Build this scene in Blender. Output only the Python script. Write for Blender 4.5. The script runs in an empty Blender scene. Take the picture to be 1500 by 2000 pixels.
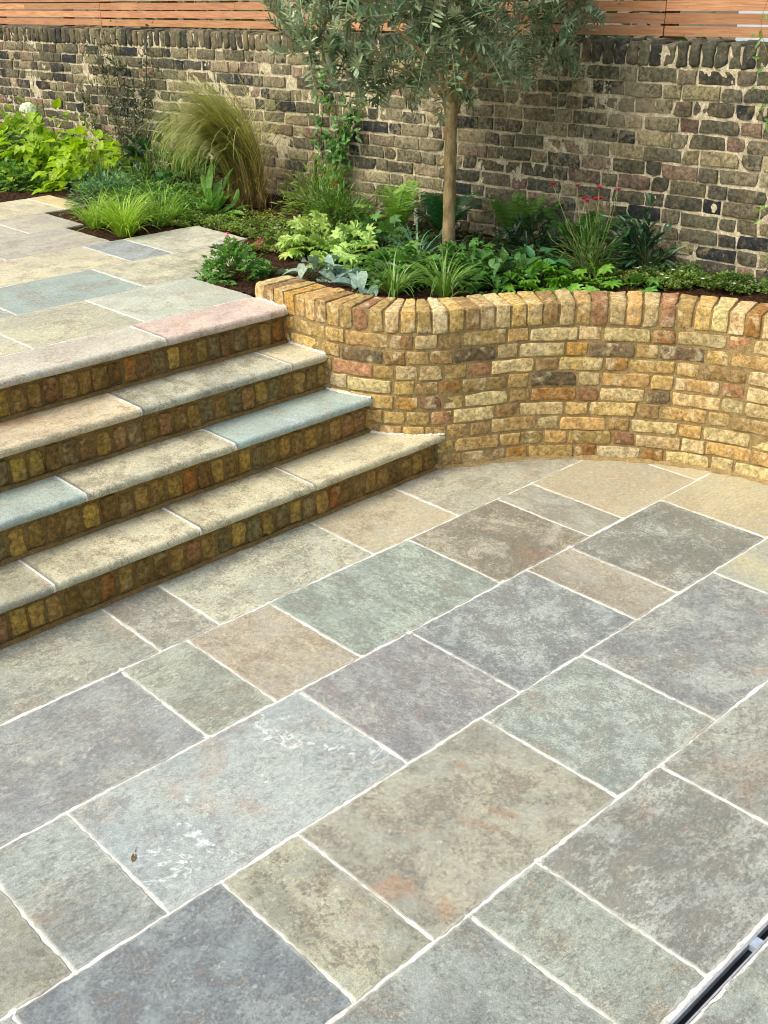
import bpy, math, random
import numpy as np
from mathutils import Matrix, Vector
random.seed(7); RNG = np.random.default_rng(11)
C = bpy.context.scene.collection

# ------------------------------------------------------------------ helpers
def lin(c):
    return tuple((x/255/12.92 if x/255 <= .04045 else ((x/255+.055)/1.055)**2.4) for x in c[:3])

def tag(o, label=None, cat=None, group=None, kind=None):
    if label: o['label'] = label
    if cat: o['category'] = cat
    if group: o['group'] = group
    if kind: o['kind'] = kind
    return o

def thing(name, label, cat, loc=(0, 0, 0), group=None):
    o = bpy.data.objects.new(name, None); C.objects.link(o)
    o.location = loc; o.empty_display_size = .1
    return tag(o, label, cat, group)

class Acc:
    """collects vertices, faces of any size and vertex attributes, then links them as one mesh object"""
    def __init__(self): self.v = []; self.f = []; self.n = 0; self.a = {}
    def add(self, V, F, **attrs):
        V = np.asarray(V, float).reshape(-1, 3)
        self.v.append(V)
        for q in (F if isinstance(F, list) else [F]):
            q = np.asarray(q, int)
            if q.ndim == 1: q = q[None, :]
            if len(q): self.f.append(q+self.n)
        for k, x in attrs.items():
            x = np.asarray(x, float)
            if x.ndim == 1: x = np.tile(x, (len(V), 1))
            if x.shape[1] == 3: x = np.hstack([x, np.ones((len(x), 1))])
            self.a.setdefault(k, []).append(x)
        self.n += len(V)
    def build(self, name, mat, parent=None, smooth=True, label=None):
        me = bpy.data.meshes.new(name)
        V = np.vstack(self.v)
        ls = np.concatenate([q.ravel() for q in self.f])
        tot = np.concatenate([np.full(len(q), q.shape[1]) for q in self.f])
        st = np.concatenate([[0], np.cumsum(tot)[:-1]])
        me.vertices.add(len(V)); me.loops.add(len(ls)); me.polygons.add(len(tot))
        o = bpy.data.objects.new(name, me); C.objects.link(o)
        if parent:
            o.parent = parent
            base = np.array(parent.location) if parent.parent is None else np.array(parent.location)+np.array(parent.parent.location)
            V = V-base
        me.vertices.foreach_set('co', V.ravel())
        me.loops.foreach_set('vertex_index', ls.astype(np.int32))
        me.polygons.foreach_set('loop_start', st.astype(np.int32))
        me.polygons.foreach_set('loop_total', tot.astype(np.int32))
        me.polygons.foreach_set('use_smooth', np.full(len(tot), bool(smooth)))
        me.update(calc_edges=True)
        for k, x in self.a.items():
            at = me.attributes.new(k, 'FLOAT_COLOR', 'POINT')
            at.data.foreach_set('color', np.vstack(x).ravel())
        me.validate(); me.materials.append(mat)
        if label: o['label'] = label
        return o

# ------------------------------------------------------------------ node helpers
class NT:
    def __init__(self, name):
        self.m = bpy.data.materials.new(name); self.m.use_nodes = True
        self.t = self.m.node_tree; self.t.nodes.clear()
        self.out = self.t.nodes.new('ShaderNodeOutputMaterial')
    def n(self, typ, **kw):
        nd = self.t.nodes.new(typ)
        for k, v in kw.items():
            if hasattr(nd, k) and k not in nd.inputs: setattr(nd, k, v)
            else: self.s(nd.inputs[k], v)
        return nd
    def s(self, sock, v):
        if isinstance(v, bpy.types.NodeSocket): self.t.links.new(v, sock)
        elif isinstance(v, bpy.types.Node): self.t.links.new(v.outputs[0], sock)
        else:
            if hasattr(sock.default_value, '__len__') and not hasattr(v, '__len__'): v = (v,)*len(sock.default_value)
            if hasattr(sock.default_value, '__len__') and len(sock.default_value) == 4 and len(v) == 3: v = tuple(v)+(1,)
            sock.default_value = v
    def attr(self, name): return self.n('ShaderNodeAttribute', attribute_name=name)
    def math(self, op, a, b=0, c=None, clamp=False):
        nd = self.t.nodes.new('ShaderNodeMath'); nd.operation = op; nd.use_clamp = clamp
        self.s(nd.inputs[0], a); self.s(nd.inputs[1], b)
        if c is not None: self.s(nd.inputs[2], c)
        return nd.outputs[0]
    def vmath(self, op, a, b):
        nd = self.t.nodes.new('ShaderNodeVectorMath'); nd.operation = op
        self.s(nd.inputs[0], a)
        if op == 'SCALE': self.s(nd.inputs['Scale'], b)
        else: self.s(nd.inputs[1], b)
        return nd.outputs[0]
    def noise(self, vec, scale, detail=4, rough=.6, dist=0, color=False):
        nd = self.n('ShaderNodeTexNoise', Scale=scale, Detail=detail, Roughness=rough, Distortion=dist)
        self.s(nd.inputs['Vector'], vec)
        return nd.outputs['Color' if color else 0]
    def step(self, v, lo, hi, a=0., b=1.):
        nd = self.t.nodes.new('ShaderNodeMapRange'); nd.interpolation_type = 'SMOOTHSTEP'
        for i, x in enumerate((v, lo, hi, a, b)): self.s(nd.inputs[i], x)
        return nd.outputs[0]
    def mix(self, fac, a, b, mode='MIX'):
        nd = self.t.nodes.new('ShaderNodeMix'); nd.data_type = 'RGBA'; nd.blend_type = mode
        self.s(nd.inputs[0], fac); self.s(nd.inputs[6], a); self.s(nd.inputs[7], b)
        return nd.outputs[2]
    def bump(self, h, strength=.5, dist=.002, normal=None):
        nd = self.n('ShaderNodeBump', Strength=strength, Distance=dist)
        self.s(nd.inputs['Height'], h)
        if normal: self.s(nd.inputs['Normal'], normal)
        return nd.outputs[0]
    def pbr(self, col, rough=.7, normal=None, spec=.3, metal=0.):
        b = self.n('ShaderNodeBsdfPrincipled')
        self.s(b.inputs['Base Color'], col); self.s(b.inputs['Roughness'], rough)
        self.s(b.inputs['Specular IOR Level'], spec); self.s(b.inputs['Metallic'], metal)
        if normal: self.s(b.inputs['Normal'], normal)
        return b
    def end(self, sh):
        self.t.links.new(sh.outputs[0], self.out.inputs[0]); return self.m
    def pos(self): return self.n('ShaderNodeNewGeometry').outputs['Position']

def seeded(m, alpha, k=(31., 17., 9.)):
    c = m.n('ShaderNodeCombineXYZ')
    for i in range(3): m.s(c.inputs[i], m.math('MULTIPLY', alpha, k[i]))
    return m.vmath('ADD', m.pos(), c.outputs[0])

def mat_stone():
    m = NT('sandstone'); A = m.attr('Col'); B = m.attr('ColB'); R = m.attr('Rect'); Pm = m.attr('Par')
    sp = m.n('ShaderNodeSeparateColor'); m.s(sp.inputs[0], Pm.outputs['Color'])
    dens, rust, vein = sp.outputs[0], sp.outputs[1], sp.outputs[2]
    al = Pm.outputs['Alpha']; P = seeded(m, al)
    sc = m.n('ShaderNodeCombineXYZ')
    for i, k in enumerate((3.7, 5.3, 1.)): m.s(sc.inputs[i], m.math('ADD', .78, m.math('MULTIPLY', m.math('FRACT', m.math('MULTIPLY', al, k)), .75)))
    P = m.vmath('MULTIPLY', P, sc.outputs[0])
    a, b = A.outputs['Color'], B.outputs['Color']
    n1 = m.noise(P, 3.2, 5, .6, .4)
    n1b = m.noise(m.vmath('ADD', P, (5, 9, 2)), 7, 6, .65, .6)
    base = m.mix(m.step(n1, .38, .62, 0, .55), a, b)
    warm = m.mix(.5, a, lin((190, 158, 115)))
    cool = m.mix(.5, a, lin((142, 154, 156)))
    base = m.mix(m.step(n1b, .52, .68, 0, .55), base, warm)
    base = m.mix(m.step(n1b, .48, .34, 0, .45), base, cool)
    n2 = m.math('ADD', m.math('MULTIPLY', m.noise(P, 24, 12, .82, .3), .44), m.math('MULTIPLY', m.noise(P, 95, 5, .78), .56))
    n2 = m.math('ADD', n2, m.math('MULTIPLY', m.math('SUBTRACT', n1b, .5), .46))
    thr = m.math('SUBTRACT', .617, m.math('MULTIPLY', dens, .24))
    mask = m.step(n2, m.math('SUBTRACT', thr, .012), m.math('ADD', thr, .02))
    dark = m.mix(.32, b, lin((72, 74, 72)))
    col = m.mix(m.math('MULTIPLY', mask, .66), base, dark)
    pale = m.step(m.noise(m.vmath('ADD', P, (2, 3, 8)), 26, 10, .75), .56, .63, 0, .35)
    col = m.mix(pale, col, m.mix(.6, a, lin((222, 218, 200))))
    n3 = m.noise(m.vmath('ADD', P, (11, 4, 7)), 2.6, 6, .65, .5)
    col = m.mix(m.math('MULTIPLY', m.step(n3, .56, .68), rust), col, lin((168, 118, 78)))
    n4 = m.noise(m.vmath('ADD', P, (1, 14, 3)), 3.4, 7, .62, 1.2)
    v = m.step(m.math('ABSOLUTE', m.math('SUBTRACT', n4, .5)), .012, .002)
    v = m.math('MULTIPLY', v, m.step(n3, .48, .42))
    blot = m.math('MULTIPLY', m.step(n4, .60, .68), m.step(m.noise(P, 30, 8, .8), .5, .58))
    col = m.mix(m.math('MULTIPLY', m.math('MAXIMUM', v, blot), m.math('MULTIPLY', vein, .62)), col, lin((222, 226, 224)))
    g = m.noise(P, 300, 3, .75)
    g2 = m.noise(P, 60, 5, .7)
    col = m.mix(1., col, m.step(g, .36, .64, .70, 1.30), 'MULTIPLY')
    col = m.mix(1., col, m.step(g2, .34, .66, .86, 1.13), 'MULTIPLY')
    # dried grout haze along the joints
    px = m.n('ShaderNodeSeparateXYZ', Vector=m.pos()); rc = m.n('ShaderNodeSeparateColor'); m.s(rc.inputs[0], R.outputs['Color'])
    d = m.math('MINIMUM', m.math('MINIMUM', m.math('SUBTRACT', px.outputs[0], rc.outputs[0]), m.math('SUBTRACT', rc.outputs[1], px.outputs[0])),
               m.math('MINIMUM', m.math('SUBTRACT', px.outputs[1], rc.outputs[2]), m.math('SUBTRACT', R.outputs['Alpha'], px.outputs[1])))
    hz = m.step(m.math('ADD', d, m.math('MULTIPLY', m.noise(P, 22, 6, .8), .03)), .026, .017, 0, .32)
    col = m.mix(hz, col, lin((205, 203, 188)))
    h = m.math('ADD', m.math('MULTIPLY', g, .35), m.math('ADD', m.math('MULTIPLY', m.noise(P, 14, 7, .6), 1.6), m.math('SUBTRACT', m.math('MULTIPLY', g2, .8), m.math('MULTIPLY', mask, .35))))
    nb = m.bump(h, .55, .0025)
    return m.end(m.pbr(col, m.step(mask, 0, 1, .72, .55), nb, .3))

def mat_brick(name, tintA, tintB, pit=.5, smear=0., smearcol=(178, 162, 118), bump=.8, lo=.62):
    m = NT(name); A = m.attr('Col'); P = seeded(m, A.outputs['Alpha'], (3.1, 1.7, 2.3))
    a = A.outputs['Color']
    n1 = m.noise(P, 22, 6, .65, .4); n2 = m.noise(m.vmath('ADD', P, (3, 8, 1)), 13, 5, .6, .3)
    col = m.mix(m.step(n1, .5, .68, 0, .55), a, lin(tintA))
    col = m.mix(m.step(n2, .52, .66, 0, .6), col, lin(tintB))
    col = m.mix(1., col, m.step(m.noise(P, 48, 6, .7), .3, .7, lo, 1.36), 'MULTIPLY')
    p = m.noise(m.vmath('ADD', P, (7, 2, 5)), 150, 2, .5)
    pm = m.step(p, .66, .71)
    col = m.mix(m.math('MULTIPLY', pm, pit), col, lin((48, 38, 28)))
    if smear:
        G = m.pos()
        big = m.noise(G, 1.7, 3, .5)
        s = m.step(m.math('ADD', m.noise(G, 36, 9, .8, .2), m.math('MULTIPLY', m.math('SUBTRACT', big, .5), .75)), .53, .60, 0, smear)
        col = m.mix(s, col, m.mix(m.noise(G, 60, 4, .7), lin(smearcol), lin((140, 124, 92))))
    h = m.math('SUBTRACT', m.math('MULTIPLY', m.noise(P, 70, 8, .72), 1.), m.math('MULTIPLY', pm, .5))
    return m.end(m.pbr(col, .85, m.bump(h, bump, .006), .2))

def mat_mortar(name, c1, c2, scale=35, bump=.8):
    m = NT(name); G = m.pos()
    col = m.mix(m.step(m.noise(G, scale, 7, .75), .35, .65), lin(c1), lin(c2))
    col = m.mix(m.step(m.noise(G, 3, 4, .6), .5, .65, 0, .45), col, lin(tuple(x*.72 for x in c1)))
    col = m.mix(1., col, m.step(m.noise(G, 160, 3, .7), .3, .7, .7, 1.3), 'MULTIPLY')
    return m.end(m.pbr(col, .9, m.bump(m.noise(G, 110, 7, .75), bump, .005), .15))

def mat_leaf(name, trans=.3, rough=.45, back=None, spec=.4):
    m = NT(name); A = m.attr('Col'); G = m.pos()
    col = m.mix(1., A.outputs['Color'], m.step(m.noise(G, 60, 3, .6), .3, .7, .72, 1.28), 'MULTIPLY')
    if back:
        bf = m.n('ShaderNodeNewGeometry').outputs['Backfacing']
        col = m.mix(bf, col, lin(back))
    b = m.pbr(col, rough, None, spec)
    t = m.n('ShaderNodeBsdfTranslucent'); m.s(t.inputs[0], m.mix(.5, col, m.mix(1., col, (1.3, 1.5, .5), 'MULTIPLY')))
    x = m.n('ShaderNodeMixShader'); m.s(x.inputs[0], trans); m.s(x.inputs[1], b); m.s(x.inputs[2], t)
    return m.end(x)

def mat_wood():
    m = NT('cedar'); A = m.attr('Col'); P = seeded(m, A.outputs['Alpha'], (3., 5., 7.))
    st = m.vmath('MULTIPLY', P, (20, 1.6, 42))
    n = m.noise(st, 3.2, 6, .65, .6)
    col = m.mix(m.step(n, .35, .66, 0, .6), A.outputs['Color'], lin((140, 84, 50)))
    col = m.mix(m.step(m.noise(P, 3, 3, .5), .5, .7, 0, .4), col, lin((208, 160, 112)))
    col = m.mix(m.step(m.noise(m.vmath('MULTIPLY', P, (1, .35, 1)), 42, 3, .5), .68, .73, 0, .6), col, lin((110, 70, 42)))
    return m.end(m.pbr(col, .6, m.bump(n, .3, .002), .3))

def mat_plain(name, col, rough=.6, metal=0., var=.15, scale=40, bump=0.2):
    m = NT(name); G = m.pos(); n = m.noise(G, scale, 5, .65)
    c = m.mix(1., lin(col), m.step(n, .3, .7, 1-var, 1+var), 'MULTIPLY')
    return m.end(m.pbr(c, rough, m.bump(n, bump, .002), .3, metal))

def mat_soil():
    m = NT('soil'); G = m.pos()
    col = m.mix(m.step(m.noise(G, 45, 7, .75), .4, .62), lin((38, 26, 18)), lin((88, 62, 42)))
    col = m.mix(m.step(m.noise(G, 130, 4, .7), .6, .7, 0, .7), col, lin((124, 96, 66)))
    return m.end(m.pbr(col, .95, m.bump(m.noise(G, 80, 8, .75), 1., .02), .1))

def mat_bark():
    m = NT('olive_bark'); G = m.pos()
    st = m.vmath('MULTIPLY', G, (1, 1, .3))
    col = m.mix(m.step(m.noise(st, 34, 6, .7), .38, .62), lin((134, 114, 76)), lin((184, 162, 118)))
    col = m.mix(m.step(m.noise(G, 12, 4, .6), .52, .66, 0, .5), col, lin((140, 134, 90)))
    return m.end(m.pbr(col, .85, m.bump(m.noise(st, 60, 7, .7), .8, .006), .2))

M = dict(stone=mat_stone(), soil=mat_soil(), bark=mat_bark(), wood=mat_wood(),
    newbrick=mat_brick('new_stock_brick', (166, 124, 68), (220, 204, 160), .9, .12, (172, 150, 100), 1.2, .5),
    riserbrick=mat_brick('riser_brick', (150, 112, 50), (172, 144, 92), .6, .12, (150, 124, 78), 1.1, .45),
    oldbrick=mat_brick('old_stock_brick', (74, 70, 54), (126, 112, 82), 0.5, .42, (212, 202, 168), 1.5, .36),
    oldcoping=mat_brick('old_coping_brick', (62, 62, 50), (104, 98, 78), .3, .42, (160, 148, 112), 1., .55),
    grout=mat_mortar('pale_grout', (230, 229, 220), (204, 202, 190), 40, .5),
    mortar=mat_mortar('tan_mortar', (164, 143, 98), (138, 117, 76), 34, .9),
    risermortar=mat_mortar('brown_mortar', (140, 114, 66), (112, 90, 50), 30, .8),  # browner and darker than the tan mortar of the planter
    oldmortar=mat_mortar('lime_mortar', (222, 212, 180), (160, 150, 122), 34, 1.3),
    leaf=mat_leaf('leaf', .3), glossy=mat_leaf('glossy_leaf', .18, .3, None, .5), lime=mat_leaf('lime_leaf', .42, .5),
    silver=mat_leaf('silver_leaf', .15, .6), olive=mat_leaf('olive_leaf', .15, .42, (150, 160, 132), .5),
    straw=mat_leaf('straw_blade', .3, .55), petal=mat_leaf('petal', .3, .6),
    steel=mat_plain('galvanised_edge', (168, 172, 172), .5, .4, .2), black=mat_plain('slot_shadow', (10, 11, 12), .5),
    clip=mat_plain('clip_steel', (190, 205, 215), .35, .5),
    ground=mat_plain('earth', (96, 84, 62), .95, 0, .3, 6, .5), paint=mat_plain('pale_blue_paint', (196, 214, 222), .6, 0, .06, 8),
    red=mat_plain('plain_red', (150, 40, 42), .5, 0, .1), roof=mat_plain('felt_roof', (90, 90, 92), .9), post=mat_plain('post_timber', (120, 82, 52), .8))

# ------------------------------------------------------------------ camera
H = 2.2
ROT = [[0.72563752, 0.30940907, -0.61458622], [-0.6879922, 0.31222171, -0.65512162], [-0.01081341, 0.89821135, 0.43943081]]
cd = bpy.data.cameras.new('camera'); cam = bpy.data.objects.new('camera', cd); C.objects.link(cam)
mw = Matrix([[*ROT[0], 0], [*ROT[1], 0], [*ROT[2], H], [0, 0, 0, 1]])
cam.matrix_world = mw
cd.sensor_fit = 'VERTICAL'; cd.sensor_height = 24; cd.lens = 2179.05/2000*24
cd.clip_end = 300; cd.clip_start = .05
bpy.context.scene.camera = cam

# ------------------------------------------------------------------ rounded brick template
_T = {}
def box_t(nx, ny, nz):
    k = (nx, ny, nz)
    if k in _T: return _T[k]
    idx = {}; pts = []; faces = []
    def vi(i, j, l):
        if (i, j, l) not in idx: idx[(i, j, l)] = len(pts); pts.append((i, j, l))
        return idx[(i, j, l)]
    X, Y, Z = nx, ny, nz
    for i in range(X):
        for l in range(Z):
            faces.append((vi(i, Y, l), vi(i+1, Y, l), vi(i+1, Y, l+1), vi(i, Y, l+1))[::-1])   # front (+d)
            faces.append((vi(i, 0, l), vi(i+1, 0, l), vi(i+1, 0, l+1), vi(i, 0, l+1)))
        for j in range(Y):
            faces.append((vi(i, j, Z), vi(i+1, j, Z), vi(i+1, j+1, Z), vi(i, j+1, Z)))
            faces.append((vi(i, j, 0), vi(i+1, j, 0), vi(i+1, j+1, 0), vi(i, j+1, 0))[::-1])
    for j in range(Y):
        for l in range(Z):
            faces.append((vi(0, j, l), vi(0, j+1, l), vi(0, j+1, l+1), vi(0, j, l+1))[::-1])
            faces.append((vi(X, j, l), vi(X, j+1, l), vi(X, j+1, l+1), vi(X, j, l+1)))
    _T[k] = (np.array(pts), np.array(faces)); return _T[k]

def spacing(h, r, n):
    inner = np.linspace(-h+r, h-r, n-3)
    return np.concatenate([[-h, -h+.3*r], inner, [h-.3*r, h]])

def brick(acc, path, s0, s1, z0, z1, d0, d1, col, n=(9, 5, 7), r=.007, amp=.0016, rngseed=None):
    pts, F = box_t(*n)
    hs, hd, hz = (s1-s0)/2, (d1-d0)/2, (z1-z0)/2
    r = min(r, hs*.45, hd*.45, hz*.45)
    p = np.stack([spacing(hs, r, n[0])[pts[:, 0]], spacing(hd, r, n[1])[pts[:, 1]], spacing(hz, r, n[2])[pts[:, 2]]], 1)
    h = np.array([hs, hd, hz]); q = np.clip(p, -(h-r), h-r); nn = p-q
    L = np.linalg.norm(nn, axis=1, keepdims=True); L[L < 1e-9] = 1
    nn = nn/L; p2 = q+nn*r
    rr = np.random.default_rng(RNG.integers(1 << 30)); d = np.zeros(len(p)); side = np.zeros((len(p), 3))
    for fq, am in ((25, 1.), (60, .8), (130, .55), (240, .35)):
        for _ in range(2):
            kv = rr.normal(size=3)*fq; d += am*np.sin(p2@kv+rr.uniform(0, 6.3))
    for _ in range(2):
        kv = rr.normal(size=3)*45; side += rr.normal(size=3)*np.sin(p2@kv+rr.uniform(0, 6.3))[:, None]
    p3 = p2+nn*(d*amp*.55)[:, None]+side*amp*.55
    # knocked corners
    for _ in range(rr.integers(0, 3)):
        c = np.array([rr.choice([-1, 1])*hs, hd, rr.choice([-1, 1])*hz]); w = np.exp(-np.sum((p2-c)**2, 1)/(.012**2))
        p3 -= (c/np.linalg.norm(c)*amp*3.5)*w[:, None]
    s = (s0+s1)/2+p3[:, 0]; dd = (d0+d1)/2+p3[:, 1]; z = (z0+z1)/2+p3[:, 2]
    acc.add(path(s, dd, z), F, Col=(*col, rr.uniform(0, 9)))

def jit(c, a=.12):
    k = 1+random.uniform(-a, a); return tuple(min(255, x*k*(1+random.uniform(-.02, .02))) for x in c)
def pick(pal):
    t = random.random()*sum(w for w, _ in pal)
    for w, c in pal:
        t -= w
        if t <= 0: return lin(jit(c))
    return lin(jit(pal[-1][1]))

# ------------------------------------------------------------------ paths
def catmull(P, n=40):
    P = np.array(P, float); P = np.vstack([2*P[0]-P[1], P, 2*P[-1]-P[-2]]); out = []
    for i in range(1, len(P)-2):
        for t in np.linspace(0, 1, n, endpoint=False):
            a, b, c, d = P[i-1:i+3]
            out.append(.5*((2*b)+(-a+c)*t+(2*a-5*b+4*c-d)*t*t+(-a+3*b-3*c+d)*t**3))
    out.append(P[-2]); return np.array(out)
def polypath(pts, zfun=None):
    D = catmull(pts) if len(pts) > 2 else np.array([pts[0]+(np.array(pts[1])-np.array(pts[0]))*t for t in np.linspace(0, 1, 50)])
    seg = np.linalg.norm(np.diff(D, axis=0), axis=1); S = np.concatenate([[0], np.cumsum(seg)])
    T = np.gradient(D, axis=0); T /= np.linalg.norm(T, axis=1, keepdims=True)
    def f(s, d, z):
        s = np.asarray(s, float); x = np.interp(s, S, D[:, 0]); y = np.interp(s, S, D[:, 1])
        tx = np.interp(s, S, T[:, 0]); ty = np.interp(s, S, T[:, 1])
        ov = np.where(s < 0, s, np.where(s > S[-1], s-S[-1], 0)); x = x+tx*ov; y = y+ty*ov
        zz = z+(zfun(s) if zfun else 0)
        return np.stack([x+ty*d, y-tx*d, zz+0*s], 1)
    f.L = S[-1]; f.D = D; f.S = S; f.T = T
    return f

def sheet(acc, path, s0, s1, z0, z1, d, ds=.012, amp=.002, seed=0, **at):
    ns = max(2, int((s1-s0)/ds)+1); nz = max(2, int((z1-z0)/ds)+1)
    S, Z = np.meshgrid(np.linspace(s0, s1, ns), np.linspace(z0, z1, nz), indexing='ij'); S = S.ravel(); Z = Z.ravel()
    r = np.random.default_rng(seed); n = np.zeros(len(S))
    for fq, a in ((9, 1.2), (22, 1.), (55, .8), (120, .6), (230, .4)):
        for _ in range(4):
            th = r.uniform(0, 6.3); k = fq*r.uniform(.6, 1.5); n += a*np.sin(k*(np.cos(th)*S+np.sin(th)*Z)+r.uniform(0, 6.3))
    i = np.arange(ns*nz).reshape(ns, nz)
    F = np.stack([i[:-1, :-1], i[:-1, 1:], i[1:, 1:], i[1:, :-1]], -1).reshape(-1, 4)
    acc.add(path(S, d+n*amp/3.2, Z), F, **at)

# ------------------------------------------------------------------ paving
def slab(acc, x0, x1, y0, y1, z, a, b, par, thick=.03, gap=.0025, seed=None, wob=.0022, gain=1.0, kk=.0):
    r = np.random.default_rng(RNG.integers(1 << 30))
    g_ = gap*r.uniform(.55, 1.35, 4); x0 += g_[0]; x1 -= g_[1]; y0 += g_[2]; y1 -= g_[3]
    def edge(p, q, nrm):
        p = np.array(p); q = np.array(q); L = np.linalg.norm(q-p); n = max(3, int(L/.018)); t = np.arange(n)/n; s = t*L
        w = sum(am*np.sin(f*s+r.uniform(0, 6.3)) for f, am in ((7, .8), (19, .6), (47, .6), (110, .6), (190, .5)))*wob
        w += (np.exp(-(s/.012)**2)+np.exp(-((L-s)/.012)**2))*r.uniform(0, .006)
        if r.random() < .5: c = r.uniform(0, L); w += np.exp(-((s-c)/.02)**2)*r.uniform(.001, .005)
        return p+(q-p)*t[:, None]+np.array(nrm)*w[:, None]
    O = np.vstack([edge((x0, y0), (x1, y0), (0, 1)), edge((x1, y0), (x1, y1), (-1, 0)), edge((x1, y1), (x0, y1), (0, -1)), edge((x0, y1), (x0, y0), (1, 0))])
    c = np.array([(x0+x1)/2, (y0+y1)/2]); n = len(O); h = np.array([(x1-x0)/2, (y1-y0)/2])
    I = c+(O-c)*(1-.004/h)
    tl = r.normal(size=2)*.0003; dz = r.uniform(-.0003, .0004)
    def zz(P): return z+dz+((P-c)@tl)
    V = np.vstack([np.c_[I, zz(I)], np.c_[O, zz(O)-.0028], np.c_[O, np.full(n, z-thick)]])
    k = np.arange(n); k2 = (k+1) % n
    acc.add(V, [k[None, :], np.stack([n+k, n+k2, k2, k], 1), np.stack([2*n+k, 2*n+k2, n+k2, n+k], 1)],
            Col=tuple(min(.8, q*gain) for q in lin(tone(a, .8, kk))), ColB=tuple(min(.8, q*gain) for q in lin(tone(b, .6, .15))), Par=(par[0], par[1], par[2], r.uniform(0, 9)), Rect=(x0, x1, y0, y1))

def tone(c, s=.6, k=.0):
    c = [q*(1-k)+w*k for q, w in zip(c, (152, 156, 148))]
    m = sum(c)/3; return tuple((m+(x-m)*s)*q for x, q in zip(c, (1.0, 1.01, .965)))
def flat(acc, x0, x1, y0, y1, z):
    acc.add([(x0, y0, z), (x1, y0, z), (x1, y1, z), (x0, y1, z)], np.array([[0, 1, 2, 3]]))
def boxx(acc, x0, x1, y0, y1, z0, z1, **at):
    V = [(x, y, z) for z in (z0, z1) for y in (y0, y1) for x in (x0, x1)]
    acc.add(V, np.array([[0, 2, 3, 1], [4, 5, 7, 6], [0, 1, 5, 4], [2, 6, 7, 3], [0, 4, 6, 2], [1, 3, 7, 5]]), **at)

YZ, YA, YB, YC, YD, YE = 3.4065+.036, 3.0166, 2.4878, 1.9536, 1.4119, .8726
rows = [
 (YA, YZ, [-1.6, -.7, .2, .93, 1.7268, 1.9832, 2.7728, 3.2862, 4.22, 5.0, 5.8], [((158,154,134),(124,130,124),(.35,.1,0))]*3+[((158,154,134),(120,126,122),(.4,.25,0)),((160,155,140),(112,112,104),(.45,.15,0)),((180,177,152),(126,132,118),(.36,.1,0)),((178,162,130),(150,138,112),(.25,.1,0)),((172,164,140),(140,138,122),(.38,.1,0)),((178,160,125),(150,135,110),(.2,.1,0)),((178,160,125),(150,135,110),(.2,.1,0))]),
 (YB, YA, [-1.6, -.9, 0, .72, 1.5558, 1.8316, 2.2143, 2.9673, 3.5399, 3.7837, 4.365, 5.2, 5.8], [((150,150,140),(110,115,118),(.4,0,0))]*3+[((140,138,134),(112,120,134),(.45,.35,.1)),((158,160,142),(112,118,108),(.42,.1,0)),((166,146,118),(140,126,108),(.3,.2,0)),((152,168,152),(108,122,116),(.5,0,0)),((174,158,126),(96,88,74),(.58,.2,0)),((172,163,140),(122,120,110),(.42,.2,0)),((176,156,118),(156,138,108),(.1,.1,0)),((190,168,120),(160,140,105),(.1,.1,0)),((190,168,120),(160,140,105),(.1,.1,0))]),
 (YC, YB, [-1.6, -.8, .12, .7796, 1.0525, 1.9226, 2.4539, 3.1199, 3.3984, 4.0608, 4.9, 5.8], [((150,150,140),(110,115,118),(.4,0,0))]*2+[((128,124,106),(104,104,94),(.35,.1,0)),((142,151,148),(104,114,118),(.4,.1,.1)),((152,162,166),(124,138,150),(.32,.25,.9)),((150,146,146),(108,110,124),(.52,.35,.2)),((152,160,160),(92,100,112),(.58,.15,.1)),((158,142,120),(122,114,98),(.32,.2,0)),((166,166,154),(90,93,88),(.66,.1,0)),((186,166,118),(158,140,105),(.12,.1,0)),((186,166,118),(158,140,105),(.1,.1,0))]),
 (YD, YC, [-1.6, -.6, .05, .61, 1.2137, 1.4802, 2.2549, 2.7871, 3.6385, 4.5, 5.8], [((150,150,140),(110,115,118),(.4,0,0))]*2+[((140,150,150),(108,116,120),(.4,.1,0)),((106,117,128),(76,88,108),(.42,0,.1)),((160,154,124),(92,94,88),(.34,.15,0)),((155,146,122),(106,108,102),(.38,.4,.1)),((164,173,166),(104,120,118),(.5,.2,.1)),((148,150,146),(98,106,120),(.45,.4,.1)),((176,164,122),(110,130,140),(.2,.2,0)),((176,164,122),(140,130,110),(.2,.2,0))]),
 (YE, YD, [-1.6, -.6, .05, .8, 1.6051, 1.8765, 2.4633, 3.25, 4.1, 5.0], [((150,150,140),(110,115,118),(.4,0,0))]*3+[((124,132,130),(96,106,110),(.35,.05,.1)),((132,141,132),(106,112,108),(.3,.1,.1)),((170,170,162),(98,99,96),(.58,.2,.1)),((150,150,140),(108,110,106),(.42,.15,0)),((165,158,130),(120,118,108),(.3,.2,0)),((150,150,140),(110,115,118),(.4,0,0))]),
 (.28, .832, [-1.6, -.9, -.1, .7, 1.3, 2.085, 2.9, 3.8, 4.6], [((142,150,140),(106,114,116),(.4,.1,0))]*8),
 (-.28, .28, [-1.6, -.4, .5, 1.1, 2.0, 2.6, 3.5], [((150,150,140),(110,115,118),(.4,.1,0))]*6),
 (-.84, -.28, [-1.6, -.7, .2, .8, 1.7, 2.6], [((150,145,130),(110,115,118),(.4,.1,0))]*5),
 (-1.4, -.84, [-1.6, -1.0, -.1, .8, 1.4, 2.2], [((150,155,150),(110,115,118),(.4,.1,0))]*5)]
acc = Acc()
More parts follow.
